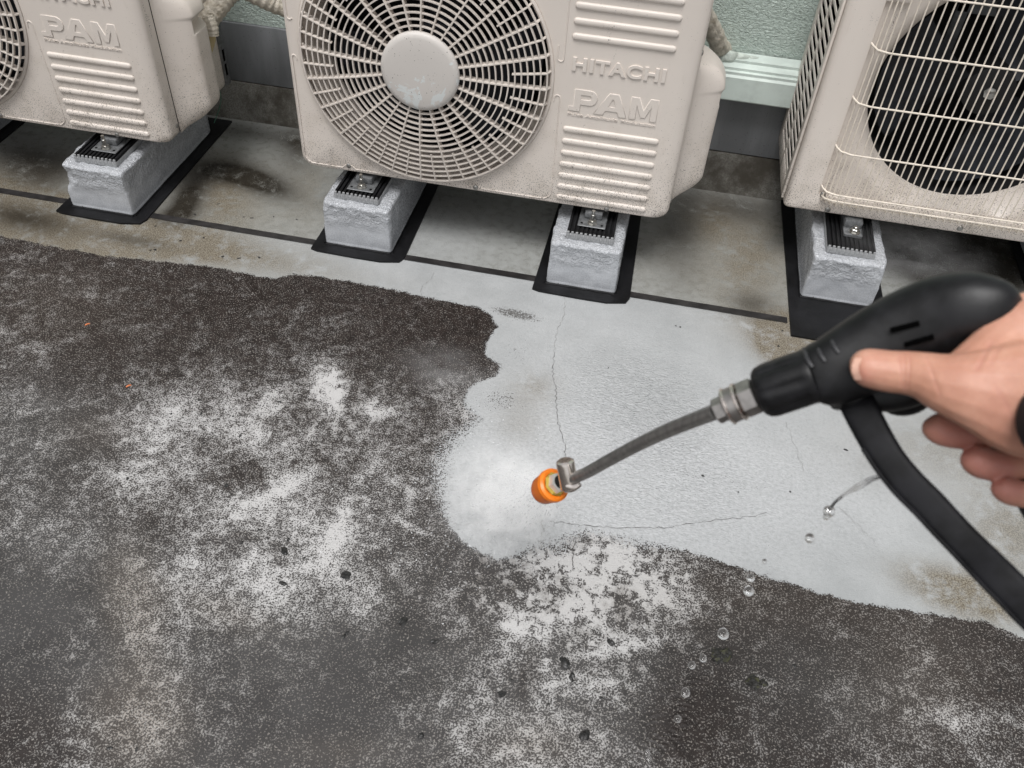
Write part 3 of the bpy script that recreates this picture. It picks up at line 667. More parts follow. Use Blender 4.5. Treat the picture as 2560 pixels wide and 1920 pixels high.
    def arc(cx, cz, r_, a0, a1, n=8): return [(cx + r_ * math.cos(R(a0 + (a1 - a0) * i / n)), cz + r_ * math.sin(R(a0 + (a1 - a0) * i / n))) for i in range(n + 1)]
    bead([(.5405, .230), (.5418, .238)] + arc(.547, .238, .0055, 180, 0, 8) + [(.5525, .05)] + arc(.5335, .030, .019, 0, -90) + [(.5, .0108), (.404, .0110), (.400, .013)] + [(.390, .0205), (.380, .013), (.375, .0108), (.322, .0105)])
    bead(arc(.5465, .3160, .006, 180, 360, 8)[:] + [(.5525, .40), (.5525, .57)]); bead([(.5405, .316), (.5405, .34)])
    bead([(.022, .24), (.021, .245)] + arc(.0165, .245, .0045, 0, 180, 6) + [(.012, .05)] + arc(.031, .030, .019, 180, 270) + [(.095, .0108), (.102, .017), (.110, .0215), (.118, .017), (.125, .0108), (.225, .0105), (.232, .014)])
    bead([(.012, .57), (.012, .33)] + arc(.0175, .325, .0055, 180, 330, 6))
    # lettering
    emboss('HITACHI', .5695, .7435, .2965, .3225, case, .0030, off=.022, bevel=.014, spacing=1.12)
    def glyphs(polys, x0, x1, z0, z1):
        cu = bpy.data.curves.new('g', 'CURVE'); cu.dimensions = '2D'; cu.fill_mode = 'BOTH'; cu.extrude = .0008; cu.bevel_depth = .0009; cu.bevel_resolution = 1; cu.offset = -.0009
        for P_ in polys:
            sp_ = cu.splines.new('POLY'); sp_.points.add(len(P_) - 1); sp_.use_cyclic_u = True
            for q_, (px_, pz_) in zip(sp_.points, P_): q_.co = (x0 + px_ * (x1 - x0), z0 + pz_ * (z1 - z0), 0, 1)
        o = bpy.data.objects.new('g', cu); COL.objects.link(o); bpy.context.view_layer.update()
        me = bpy.data.meshes.new_from_object(o.evaluated_get(bpy.context.evaluated_depsgraph_get())); bpy.data.objects.remove(o)
        me.transform(Matrix.Rotation(R(90), 4, 'X')); return mk('lettering', me, M['beige'], case)
    ar = lambda cx, cz, rx, rz, a0, a1, n=8: [(cx + rx * math.cos(R(a0 + (a1 - a0) * i / n)), cz + rz * math.sin(R(a0 + (a1 - a0) * i / n))) for i in range(n + 1)]
    Pp = [(0, 0), (0, .22), (.055, .22), (.055, 1), (.22, 1)] + ar(.235, .66, .085, .34, 90, -90) + [(.135, .32), (.135, 0)]
    Ph = [(.135, .56)] + [(.22, .56)] + ar(.225, .66, .025, .10, -90, 90, 4) + [(.135, .76)]
    Ap = [(.29, 0), (.445, 1), (.555, 1), (.665, 0), (.575, 0), (.553, .20), (.425, .20), (.395, 0)]
    Ah = [(.447, .40), (.53, .40), (.50, .74), (.487, .74)]
    Mp = [(.69, 0), (.69, 1), (.785, 1), (.845, .45), (.905, 1), (1, 1), (1, 0), (.925, 0), (.925, .62), (.872, .12), (.818, .12), (.765, .62), (.765, 0)]
    for gset in ((Pp, Ph), (Ap, Ah), (Mp,)): glyphs(gset, .5700, .7405, .2165, .2615)
    emboss('Pulse Amplitude Modulation', .5695, .741, .2050, .2125, case, .0018, spacing=1.05, off=.03)
    # screws along the bottom edge
    sc = lathe_mesh((0, 0, 0), (0, -1, 0), [(-.001, .0052), (.0012, .0054), (.0022, .0042), (.003, .0028), (.0032, 0)], 16)
    for x, z in ((.1097, .0175), (.3905, .0118), (.6722, .0085)): mk('screw', sc, M['screw'], case, (x, 0, z))
    # seam strip on the side and screws, rear corner rail
    mk('seam_gap', box_mesh((UW - .0004, .0445, .012), (UW + .0006, .0468, UH - .01), 0), M['slot'], u)
    mk('side_seam', box_mesh((UW - .001, .052, .02), (UW + .003, .060, UH - .01), .0008), M['beige'], u)
    for z in (.03, .345): 
        o = mk('screw', sc, M['screw'], u, (UW + .0005, .038, z)); o.rotation_euler = (0, 0, R(90))
    mk('rear_rail', box_mesh((UW - .03, UD - .004, .01), (UW + .006, UD + .018, UH - .01), .002), M['zinc'], u)
    for z in (.035, .07, .30): mk('rail_slot', box_mesh((UW + .0061, UD - .001, z), (UW + .0068, UD + .008, z + .028), .0003, 1), M['slot'], u)
    # service cover bulging from the right side with hand recess
    bm = bmesh.new(); NU, NV = 30, 90; g = []
    for j in range(NV + 1):
        v_ = j / NV; z = .008 + v_ * .300
        B = .058
        if z < .065: B = .058 * math.sin(math.pi / 2 * (z - .008) / .057) ** .8
        if z > .252: B = .061 * math.sqrt(max(0, 1 - ((z - .252) / .056) ** 2))
        row = []
        for i in range(NU + 1):
            u_ = i / NU; y = .046 + u_ * .130
            if u_ < .42: sh = .5 - .5 * math.cos(math.pi * u_ / .42)
            elif u_ < .72: sh = 1.0
            else: sh = math.sqrt(max(0, 1 - ((u_ - .72) / .28) ** 2))
            x = B * sh
            nz = max(0, 1 - abs(z - .234) / .017); ny = max(0, min(1, (u_ - .36) / .08))
            x = min(x, .062 - .030 * min(1, nz * 2.5) * ny)
            row.append(bm.verts.new((UW + .001 + x, y, z)))
        g.append(row)
    for j in range(NV):
        for i in range(NU): bm.faces.new((g[j][i], g[j][i + 1], g[j + 1][i + 1], g[j + 1][i]))
    mk('side_cover', bmesh_mesh(bm, 'cover', ang=50), M['beige'], u)
    # feet with bolts
    ft = []
    for x in (.142, .6474):
        bm = bmesh.new(); zt = -.0225
        add_box(bm, (-.0295, -.031, zt), (.0295, .05, zt + .0025), .001, 1); add_box(bm, (-.019, -.004, zt + .0025), (.019, .05, zt + .018), .004, 2)
        f = mk('foot', bmesh_mesh(bm, 'foot'), M['zinc'], u, (x, 0, 0))
        bm = bmesh.new(); lathe(bm, Vector((0, -.0175, zt + .0026)), Vector((0, 0, 1)), [(0, 0), (0, .011), (.0015, .011), (.0015, 0)], 20); mk('washer', bmesh_mesh(bm, 'w'), M['steel'], f)
        bm = bmesh.new(); lathe(bm, Vector((0, -.0175, zt + .0042)), Vector((0, 0, 1)), [(0, 0), (0, .0085), (.006, .0085), (.0065, .007), (.0065, 0)], 6); mk('nut', bmesh_mesh(bm, 'n'), M['steel'], f)
        bm = bmesh.new(); lathe(bm, Vector((0, -.0175, zt + .004)), Vector((0, 0, 1)), [(0, 0), (0, .0045), (.020, .0045), (.021, .0036), (.030, .0036), (.031, 0)], 14); mk('bolt', bmesh_mesh(bm, 'b'), M['steel'], f)
        for sx in (-1, 1): mk('plate_hole', lathe_mesh((sx * .0215, -.022, zt + .0027), (0, 0, 1), [(0, .0028), (.0003, .0028), (.0003, 0)], 12), M['slot'], f)
    return u
ac = make_unit(); ac.location = (0, .2831, ZB0)
tag(ac, 'beige outdoor unit in the middle with a whole round fan grille and embossed lettering', 'air conditioner', 'outdoor units with round plastic fan grille')
ac2 = copy_tree(ac); ac2.location = (-1.099, .2781, ZB0)
tag(ac2, 'beige outdoor unit at the left edge showing embossed bars and bulging side cover', 'air conditioner', 'outdoor units with round plastic fan grille')

# ------------------------------------------------------------------ RIGHT UNIT with wire grille
XR, YR = 1.0429, .4069
wu = empty('outdoor_unit', (XR, YR, ZB0), 'beige outdoor unit on the right with a cream wire grille and slotted side', 'air conditioner')
w_, h_, d_ = .82, .66, .29
FX, FZ, FR2 = .327, .275, .248
bm = bmesh.new(); loops = []
# front frame: rounded outer edge, step down into recessed panel, flared opening
K = 5
for j in range(K + 1):
    t = j / K * math.pi / 2; q = 1 - math.sin(t); pts = rrect(.014 * q, w_ - .014 * q, .008 * q, h_ - .02 * q, .008, 4); loops.append([bm.verts.new((x, .014 * (1 - math.cos(t)), z)) for x, z in pts])
loops.append([bm.verts.new((x, d_, z)) for x, z in rrect(0, w_, 0, h_, .008, 4)])
inner = []
for (ins, y) in ((.0, .0), (.003, .0015), (.004, .007)):
    inner.append([bm.verts.new((x, y, z)) for x, z in rrect(.060 + ins, w_ - .06 - ins, .040 + ins, h_ - .04 - ins, .008, 4)])
def bridge(a_, b_):
    n = len(a_)
    for k in range(n): bm.faces.new((a_[k], a_[(k + 1) % n], b_[(k + 1) % n], b_[k]))
for a_, b_ in zip(loops[:-1], loops[1:]): bridge(a_, b_)
for a_, b_ in zip(inner[:-1], inner[1:]): bridge(a_, b_)
bridge(loops[0], inner[0]); bm.faces.new(loops[-1])
HN = 96; hl = []
for r_, y_ in ((FR2 + .012, .007), (FR2, .011), (FR2 - .012, .022), (FR2 - .022, .042), (FR2 - .026, .065)):
    hl.append([bm.verts.new((FX + r_ * math.cos(2 * math.pi * k / HN), y_, FZ + r_ * math.sin(2 * math.pi * k / HN))) for k in range(HN)])
# keep the opening inside the recessed panel
for l in hl:
    for v in l: v.co.z = max(v.co.z, .049); v.co.x = max(v.co.x, .068)
for a_, b_ in zip(hl[:-1], hl[1:]): bridge(a_, b_)
ed = [bm.edges.get((l[k], l[(k + 1) % len(l)])) for l in (inner[-1], hl[0]) for k in range(len(l))]
bmesh.ops.triangle_fill(bm, use_beauty=True, use_dissolve=False, edges=ed)
wc = mk('casing', bmesh_mesh(bm, 'casing_wire', ang=28), M['beige'], wu)
mk('dark_interior', lathe_mesh((FX, .06, FZ), (0, 1, 0), [(0, FR2 - .020), (.19, FR2 - .02), (.19, 0)], 64), M['dark'], wu)
fan = mk('fan', lathe_mesh((FX, .075, FZ), (0, 1, 0), [(0, 0), (0, .03), (.006, .048), (.06, .052), (.06, 0)], 32), M['dark'], wu)
bm = bmesh.new(); rows = []
for i in range(11):
    r_ = .048 + .157 * i / 10; row = []
    for j in range(9):
        t = (j / 8 - .5) * (1.15 + .35 * i / 10); row.append(bm.verts.new((r_ * math.cos(t), (j / 8 - .5) * .05 + .012 * math.sin(i / 3), r_ * math.sin(t))))
    rows.append(row)
for i in range(10):
    for j in range(8): bm.faces.new((rows[i][j], rows[i][j + 1], rows[i + 1][j + 1], rows[i + 1][j]))
bl = bmesh_mesh(bm, 'blade2', ang=80)
for k in range(3): o = mk('fan_blade', bl, M['fanblade'], fan, (FX, .110, FZ)); o.rotation_euler = (0, R(120 * k + 176), 0)
mk('hub_nut', lathe_mesh((FX, .060, FZ), (0, 1, 0), [(0, 0), (0, .007), (.01, .007), (.012, .012), (.015, .012)], 6), M['steel'], fan)
# motor stay behind the fan
bm = bmesh.new(); add_box(bm, (FX - .10, .15, FZ + .02), (FX - .075, .165, FZ + .25), .003); add_box(bm, (FX - .10, .15, FZ + .115), (FX + .12, .165, FZ + .145), .003); add_box(bm, (FX + .095, .15, FZ + .02), (FX + .12, .165, FZ + .25), .003)
mk('motor_bracket', bmesh_mesh(bm, 'brk'), M['motor'], wu)
# wire grille
gz0, gz1 = .0335, .60
gr = mk('wire_grille', loft_mesh([Vector((.066, .004, .045)), Vector((.075, -.012, .0445)), Vector((.09, -.017, .044))] + [Vector((x, -.018, .044)) for x in np.linspace(.12, .74, 20)] + [Vector((.755, -.012, .0445)), Vector((.762, .004, .045))], .0019, n=8), M['beige_wire'], wu)
def vwire(x):
    t = min(1, max(0, (x - .066) / .035)); t2 = min(1, max(0, (.762 - x) / .035)); y = -.0165 * math.sin(min(t, t2) * math.pi / 2) + .002 - .003
    return y
vw = loft_mesh([Vector((0, .022, .035)), Vector((0, .010, .0325)), Vector((0, .001, .0335)), Vector((0, -.0005, .040))] + [Vector((0, 0, z)) for z in np.linspace(.06, gz1, 12)], .0015, n=6)
xw = .0715; i = 0
while xw < .757:
    mk('vertical_wire', vw, M['beige_wire'], gr, (xw, vwire(xw) , 0)); xw += (.0085 if i < 2 else (.012 if i < 3 else .0147)); i += 1
hz = [.0365, .0565 + .003, .1535, .2575, .3625, .467, .572]
for z in hz[1:]:
    pts = [Vector((.0625, .004, z + .006)), Vector((.066, -.004, z + .004)), Vector((.075, -.012, z)), Vector((.095, -.0175, z - .001))] + [Vector((x, -.0182, z - .001)) for x in np.linspace(.12, .74, 18)] + [Vector((.75, -.014, z)), Vector((.762, .004, z + .004))]
    mk('horizontal_wire', loft_mesh(pts, .0019, n=8), M['beige_wire'], gr)
pts = [Vector((.075, .0, .0365)), Vector((.09, -.010, .0365))] + [Vector((x, -.0145, .0362)) for x in np.linspace(.12, .74, 18)]
mk('horizontal_wire', loft_mesh(pts, .0017, n=8), M['beige_wire'], gr)
sc2 = lathe_mesh((0, 0, 0), (0, -1, 0), [(-.001, .006), (.0012, .0062), (.003, .0045), (.0036, 0)], 16)
for x, z in ((.072, .046), (.092, .012), (.365, .015)): mk('screw', sc2, M['screw'], wc, (x, 0, z))
mk('name_plate', box_mesh((.062, -.001, .445), (.105, .0065, .462), .002), M['beige_plain'], wc)
mk('name_plate', box_mesh((.062, -.001, .463), (.105, .0065, .480), .002), M['beige_plain'], wc)
# slotted side panel: a dark backing, rails and a slat between each pair of slots
mk('slot_backing', box_mesh((-.0008, .040, .045), (-.0004, .262, .625)), M['slot'], wu)
M['slat'] = simple('lit_slat_enamel', (.74, .68, .62), .4, var=.06, vs=60)  # paler than the casing: light caught by the slats is put into the colour
for (y0, y1) in ((.020, .044), (.146, .156), (.258, .289)): mk('side_rail', box_mesh((-.0062, y0, .012), (-.0009, y1, .640), .001), M['beige'], wu)
mk('side_rail', box_mesh((-.0062, .044, .012), (-.0009, .258, .048), .001), M['beige'], wu)
sl = box_mesh((-.0058, 0, 0), (-.0035, .101, .0088), .0008, 1)
for i in range(26):
    z = .0555 + i * .0222
    for y0, dz in ((.0445, 0), (.1565, .007)): mk('side_slat', sl, M['slat'], wu, (0, y0, z + dz))
bm = bmesh.new(); zt = -.0225
add_box(bm, (-.020, -.037, zt), (.020, .05, zt + .003), .004, 2); add_box(bm, (-.020, -.008, zt), (.020, .05, zt + .021), .006, 2)
for fx in (.153, .69):
    f = mk('foot', bmesh_mesh(bm.copy(), 'foot2'), M['zinc'], wu, (fx, 0, 0))
    for nm, pr, n in (('washer', [(0, 0), (0, .0125), (.0018, .0125), (.0018, 0)], 24), ('nut', [(.0018, 0), (.0018, .0092), (.008, .0092), (.009, .0075), (.009, 0)], 6), ('bolt', [(.004, 0), (.004, .0048), (.013, .0048), (.014, .0036), (.014, 0)], 14)):
        mk(nm, lathe_mesh((0.003, -.0215, zt + .0031), (0, 0, 1), pr, n), M['steel'], f)
bm.free()

# ------------------------------------------------------------------ PIPES
def pipe(name, pts, r_, mat, label, cat, k=10, parent=None, rough=.0015, n=16):
    P = catmull(pts, k); bm = bmesh.new(); rr = [r_ * (1 + .05 * math.sin(i * 1.7) + rough * 20 * mnoise.noise(Vector((i * .7, r_ * 90, 0)))) for i in range(len(P))]
    rings = add_loft(bm, P, rr, n=n)
    me = bmesh_mesh(bm, name, ang=70)
    al = me.attributes.new('along', 'FLOAT', 'POINT'); L = [0]
    for i in range(1, len(P)): L.append(L[-1] + (P[i] - P[i - 1]).length)
    al.data.foreach_set('value', [L[min(i // n, len(P) - 1)] + .004 * (i % n) / n * 7 for i in range(len(me.vertices))])
    o = mk(name, me, mat, parent)
    if label: tag(o, label, cat)
    return o
pl = empty('wrapped_pipe_bundle', (-.25, .5, .3), 'thick cream tape-wrapped pipe bundle arching out behind the left unit', 'pipe')
def rel(o, pts): return [Vector(p) - o.location for p in pts]
def yp(x, y, Y):
    r_ = ray(x, y); return CAM + r_ * ((Y - CAM.y) / r_.y)
pipe('tape_wrap', rel(pl, [yp(455, 145, .49), yp(474, 112, .495), yp(494, 82, .50), yp(520, 46, .52), yp(546, 12, .54), yp(572, -20, .56), yp(606, -32, .58), yp(655, -10, .60), yp(700, 10, .62), yp(780, 34, .64)]), .025, M['tape'], None, None, parent=pl)
pipe('insulated_tube', rel(pl, [yp(532, 72, .495), yp(528, 105, .49), yp(517, 138, .488), yp(502, 174, .485)]), .0085, M['rope'], None, None, parent=pl)
pipe('loose_tape_end', rel(pl, [yp(520, 40, .49), yp(530, 66, .485), yp(533, 88, .482)]), .013, M['tape'], None, None, parent=pl)
pipe('grey_cable', rel(pl, [yp(514, 78, .485), yp(508, 110, .482), yp(500, 145, .482), yp(492, 185, .485)]), .005, M['cable'], None, None, parent=pl)
pipe('green_wire', rel(pl, [(-.29, .46, .26), (-.265, .46, .22), (-.262, .46, .18), (-.28, .44, .13)]), .0008, M['green'], None, None, parent=pl, n=6)
pipe('wrapped_pipe', [(.74, .60, .50), (.79, .63, .465), (.828, .66, .412), (.853, .69, .365), (.872, .74, .335)], .0195, M['tape'], 'short cream taped pipe entering the wall right of the middle unit', 'pipe')
bm = bmesh.new()
for (x, y, z, r_) in ((.865, .700, .340, .028), (.835, .700, .342, .022), (.90, .705, .337, .022), (.93, .708, .338, .014)):
    q = bmesh.ops.create_icosphere(bm, subdivisions=3, radius=r_)
    for v in q['verts']: v.co = Vector((v.co.x * 1.3, v.co.y * .55, v.co.z * .6)) + Vector((x, y, z)) + mnoise.noise_vector(v.co * 60) * .004
tag(mk('putty_seal', bmesh_mesh(bm, 'putty', ang=80), M['putty']), 'lumpy pale green painted putty round the pipe on the wall trim', 'sealant')

# ------------------------------------------------------------------ SPRAY GUN
gun = empty('pressure_washer_gun', G(2100, 930, .55), 'black pressure washer gun with bent steel lance and orange nozzle held over the floor', 'pressure washer')
g0 = gun.location
def gp(x, y, d): return G(x, y, d) - g0
toc = lambda p: (CAM - g0 - p).normalized()
def glo(name, rows, mat, n=20, power=2.3, k=5, parent=None, ang=50):
    """rows: (px, py, depth, across_px, along_px)"""
    P = catmull([gp(r[0], r[1], r[2]) for r in rows], k); ra = cat_rad([px(r[3], r[2]) for r in rows], k); rb = cat_rad([px(r[4], r[2]) for r in rows], k)
    return mk(name, loft_mesh(P, ra, rb, n, toc, True, power, name, ang), mat, parent or gun)
glo('body', [(2028, 944, .560, 66, 60), (2045, 938, .558, 80, 66), (2085, 925, .555, 88, 72), (2150, 893, .55, 98, 76), (2210, 860, .545, 103, 80), (2280, 822, .538, 104, 84), (2350, 790, .53, 101, 88), (2410, 772, .522, 94, 88), (2465, 764, .515, 82, 78), (2510, 760, .510, 60, 60), (2540, 762, .508, 28, 30), (2548, 764, .508, 6, 8)], M['gunblack'], 28, 2.5)
glo('trigger_housing', [(2090, 975, .565, 50, 50), (2160, 975, .565, 56, 46), (2240, 965, .56, 62, 46), (2300, 950, .555, 56, 44), (2350, 930, .55, 40, 40)], M['gunblack'], 20, 2.6)
glo('trigger', [(2200, 975, .575, 30, 34), (2240, 1000, .575, 38, 30), (2285, 1000, .57, 34, 28), (2320, 975, .565, 25, 25)], M['gunblack'], 16)
glo('grip', [(2400, 850, .55, 85, 60), (2450, 950, .55, 66, 56), (2510, 1070, .555, 60, 54), (2580, 1200, .56, 60, 54), (2660, 1330, .56, 64, 56)], M['gunblack'], 20)
# body ribs near the front, raised collar rings
for (x, y, dd0) in ((2013, 850, 0), (2045, 836, -.001), (2079, 815, -.004)):
    pts = [gp(x + dx, y + dy, dd + dd0) for dx, dy, dd in ((-3, 22, .5585), (1, 36, .5475), (7, 52, .5425), (18, 68, .5405))]
    mk('grip_rib', loft_mesh(catmull(pts, 4), px(6, .5), n=8), M['ribblack'], gun)
mk('moulding_slot', loft_mesh([gp(2226, 826, .5215), gp(2298, 808, .5158)], px(8, .52), px(6, .52), 10), M['slot'], gun)
mk('moulding_slot', loft_mesh([gp(2262, 862, .5215), gp(2334, 842, .5125)], px(8, .52), px(6, .52), 10), M['slot'], gun)
# guard strap
GC = [(2132, 975, 42), (2140, 1000, 43), (2155, 1032, 43), (2191, 1100, 42), (2226, 1155, 41), (2271, 1210, 42), (2323, 1262, 42), (2366, 1309, 42), (2412, 1357, 42), (2484, 1430, 45), (2534, 1480, 46), (2600, 1545, 48), (2680, 1610, 50), (2800, 1660, 50)]
glo('hand_guard', [(x, y, .565 - .0045 * i, r_, 20) for i, (x, y, r_) in enumerate(GC)], M['guardblack'], 24, 4.0, k=6)
glo('guard_edge', [(x - r_ * .80, y + r_ * .52, .561 - .0045 * i, 6, 7) for i, (x, y, r_) in list(enumerate(GC))[3:]], M['guardblack'], 10, 2.0, k=6)
# fluted knob
kA, kB = gp(1893, 985, .572), gp(2040, 935, .556); ax = (kB - kA); L = ax.length; ax.normalize()
bm = bmesh.new(); s = ax.orthogonal().normalized(); b = ax.cross(s); NN = 64; rr_ = px(70, .565); rings = []
for d, q, flu in ((0, .62, 0), (.03, .80, 0), (.10, .94, .3), (.22, 1.0, 1), (.70, 1.0, 1), (.84, .99, .5), (.90, 1.0, 0), (.97, .97, 0), (1.0, .85, 0)):
    ring = []
    for k in range(NN):
        t = 2 * math.pi * k / NN; gr_ = max(0, math.cos(t * 8)) ** 1.5; r_ = rr_ * q * (1 - .085 * flu * gr_)
        ring.append(bm.verts.new(kA + ax * (L * d) + s * (r_ * math.cos(t)) + b * (r_ * math.sin(t))))
    rings.append(ring)
for a_, c_ in zip(rings[:-1], rings[1:]):
    for k in range(NN): bm.faces.new((a_[k], a_[(k + 1) % NN], c_[(k + 1) % NN], c_[k]))
bm.faces.new(rings[0][::-1]); bm.faces.new(rings[-1])
mk('lock_knob', bmesh_mesh(bm, 'knob', ang=50), M['gunblack'], gun)
# coupling
cA, cB = gp(1788, 1030, .585), gp(1900, 983, .572); ax = (cB - cA); CL = ax.length; ax.normalize(); u_ = px(1, .578)
def seg(name, d0, d1, r_, mat, n=32, ch=.0006):
    mk(name, lathe_mesh(cA, ax, [(d0 * CL, 0), (d0 * CL, r_ * u_ - ch), (d0 * CL + ch, r_ * u_), (d1 * CL - ch, r_ * u_), (d1 * CL, r_ * u_ - ch), (d1 * CL, 0)], n, name, 25), mat, gun)
seg('hex_nut', 0.0, .25, 33, M['nickel'], 6, .0008); seg('coupling_sleeve', .25, .56, 45, M['nickel']); seg('coupling_ring', .27, .33, 49, M['chrome']); seg('coupling_ring', .51, .58, 49.5, M['chrome']); seg('hex_nut', .59, .93, 46, M['nickel'], 6, .001); seg('collar', .56, 1.05, 36, M['slot'])
# bent tube
tp = [(1431, 1197, .845, 13.8), (1470, 1180, .81, 14.5), (1525, 1149, .765, 16), (1598, 1110, .715, 17.5), (1670, 1076, .665, 19), (1740, 1048, .62, 20.5), (1792, 1028, .584, 22)]
P = catmull([gp(t[0], t[1], t[2]) for t in tp], 8)
mk('lance_tube', loft_mesh(P, .00560, n=20, name='tube'), M['tube'], gun)
# nozzle holder block: short upright cylinder with fork foot
e = px(1, .85)
top, bot = gp(1412, 1150, .842), gp(1424, 1218, .852); ax2 = (bot - top)
mk('elbow_block', lathe_mesh(top, ax2, [(0, 0), (0, 17 * e), (.0015, 22 * e), (.004, 23.5 * e), (ax2.length, 23.5 * e), (ax2.length + .002, 20 * e), (ax2.length + .002, 0)], 32, 'elbow', 30), M['chrome'], gun)
bm = bmesh.new(); add_loft(bm, catmull([gp(1418, 1212, .845), gp(1436, 1216, .842), (gp(1448, 1208, .84))], 4), [11 * e] * 9, [9 * e] * 9, 12)
mk('retaining_lug', bmesh_mesh(bm, 'lug'), M['chrome'], gun)
NO = gp(1404, 1203, .862); NA = ((G(1338, 1236, .900) - G(1404, 1203, .862))).normalized()
def nz(name, pr, mat, n=40, ang=30): mk(name, lathe_mesh(NO, NA, pr, n, name, ang), mat, gun)
nz('rubber_washer', [(-.006, 0), (-.006, 17 * e), (.002, 18 * e), (.002, 0)], M['rubber'])
nz('hex_nut', [(.0022, 0), (.0022, 27 * e), (.0085, 28 * e), (.0085, 0)], M['whitemetal'], 6)
nz('brass_nut', [(.0086, 0), (.0086, 29 * e), (.0105, 33 * e), (.0120, 31 * e), (.0120, 0)], M['brass'], 8)
nz('orange_ring', [(.0118, 31 * e), (.0110, 38 * e), (.0130, 44 * e), (.0175, 44.5 * e), (.0185, 42 * e), (.0185, 30 * e), (.0118, 31 * e)], M['orange'])
nz('nozzle_cap', [(.0184, 40 * e), (.026, 40 * e), (.033, 38 * e), (.037, 33 * e), (.037, 10 * e), (.030, 0)], M['orange_clear'])

# ------------------------------------------------------------------ HAND
person = empty('person', G(2500, 950, .5), 'right hand with dark cuff gripping the black spray gun, thumb along its side', 'person')
h0 = person.location
def hp(x, y, d): return G(x, y, d) - h0
toch = lambda p: (CAM - h0 - p).normalized()
bm = bmesh.new()
def hl_(rows, n=16, k=4):
    P = catmull([hp(r[0], r[1], r[2]) for r in rows], k); ra = cat_rad([px(r[3], r[2]) for r in rows], k); rb = cat_rad([px(r[3] * (r[4] if len(r) > 4 else 1), r[2]) for r in rows], k)
    add_loft(bm, P, ra, rb, n, toch)
# thumb into thenar and wrist
hl_([(2125, 915, .5195, 12), (2136, 915, .519, 32), (2158, 917, .518, 46), (2190, 923, .517, 51), (2228, 929, .514, 53, .92), (2268, 932, .511, 55, .95), (2310, 940, .507, 61, 1), (2365, 958, .501, 78, .9), (2430, 972, .495, 101, .75), (2505, 985, .492, 134, .6), (2590, 1000, .491, 152, .55), (2700, 1020, .489, 150, .6), (2850, 1060, .482, 150, .65)])
hl_([(2440, 945, .497, 85, .7), (2505, 890, .500, 88, .6), (2575, 850, .502, 105, .55), (2680, 860, .500, 130, .6), (2820, 930, .49, 150, .6)])
hl_([(2520, 850, .512, 50, .6), (2570, 795, .512, 66, .6), (2680, 800, .505, 95, .6)])
# fingers curled round the grip
hl_([(2322, 1048, .531, 14), (2328, 1054, .531, 30), (2350, 1072, .531, 40), (2395, 1082, .534, 41), (2450, 1080, .541, 42), (2540, 1066, .553, 44), (2640, 1040, .56, 50)])
hl_([(2418, 1128, .526, 14), (2424, 1134, .526, 30), (2447, 1153, .526, 41), (2490, 1164, .530, 40), (2545, 1160, .537, 40), (2620, 1140, .548, 44), (2720, 1110, .55, 50)])
hl_([(2492, 1204, .521, 12), (2497, 1209, .521, 26), (2518, 1226, .521, 34), (2558, 1236, .525, 34), (2620, 1235, .532, 36), (2700, 1205, .543, 42), (2780, 1155, .55, 46)])
hl_([(2330, 958, .553, 30), (2380, 960, .553, 38), (2460, 960, .553, 42), (2560, 960, .553, 46), (2680, 980, .55, 60)])
hl_([(2690, 1000, .512, 110, 1), (2800, 1080, .51, 130, 1)])
raw = bmesh_mesh(bm, 'handraw')
ho = mk('hand', raw, M['skin'], person)
rm = ho.modifiers.new('r', 'REMESH'); rm.mode = 'VOXEL'; rm.voxel_size = .0009; rm.use_smooth_shade = True
sm = ho.modifiers.new('s', 'SMOOTH'); sm.factor = .5; sm.iterations = 12
bpy.context.view_layer.update(); dg = bpy.context.evaluated_depsgraph_get()
hm = bpy.data.meshes.new_from_object(ho.evaluated_get(dg)); ho.modifiers.clear(); ho.data = hm
if len(hm.materials) == 0: hm.materials.append(M['skin'])
v = np.empty(len(hm.vertices) * 3); hm.vertices.foreach_get('co', v); v = v.reshape(-1, 3) + np.array(h0)
flush_crease_shade = .22 * (.5 + .5 * np.sin(v[:, 0] * 90 + 2 * np.sin(v[:, 1] * 70)) * np.sin(v[:, 2] * 80 + 1.3))
nrm = np.empty(len(hm.vertices) * 3); hm.vertices.foreach_get('normal', nrm); nrm = nrm.reshape(-1, 3)
dv_ = v - np.array(CAM); zc = dv_ @ np.array(CF); HX = 1280 + FPX * (dv_ @ np.array(CR)) / zc; HY = 960 - FPX * (dv_ @ np.array(CU)) / zc
front = np.clip(-(nrm @ np.array(CF)) * 1.5, 0, 1); dep_ = np.zeros(len(v))
for x0_, sl_, w_, am, y0_, y1_ in ((2252, .10, 3.0, .00042, 880, 980), (2262, .02, 2.6, .00055, 876, 985), (2273, -.06, 3.0, .00042, 874, 985), (2330, .35, 4, .00030, 880, 1000), (2440, -.5, 7, .0005, 850, 930), (2466, -.5, 6, .0004, 860, 920), (2470, .55, 8, .00030, 960, 1100)):
    dep_ += am * np.exp(-((HX - x0_ - sl_ * (HY - 930)) / w_) ** 2) * np.clip((HY - y0_) / 12, 0, 1) * np.clip((y1_ - HY) / 12, 0, 1)
dep_ *= front; nv = (v - np.array(h0)) - nrm * dep_[:, None]; hm.vertices.foreach_set('co', nv.ravel())
flush_crease_shade += dep_ * 700  # shade of the knuckle creases painted into the skin colour
for (x, y, d, r_) in ((2356, 1078, .522, .015), (2452, 1155, .518, .015), (2522, 1222, .514, .013), (2400, 1100, .526, .012), (2500, 1180, .522, .012), (2150, 950, .508, .006)):
    c = np.array(G(x, y, d)); flush_crease_shade += .62 * np.exp(-((v - c) ** 2).sum(1) / r_ ** 2)
at = hm.attributes.new('flush_crease_shade', 'FLOAT', 'POINT'); at.data.foreach_set('value', np.clip(flush_crease_shade, 0, .85).astype(np.float32))
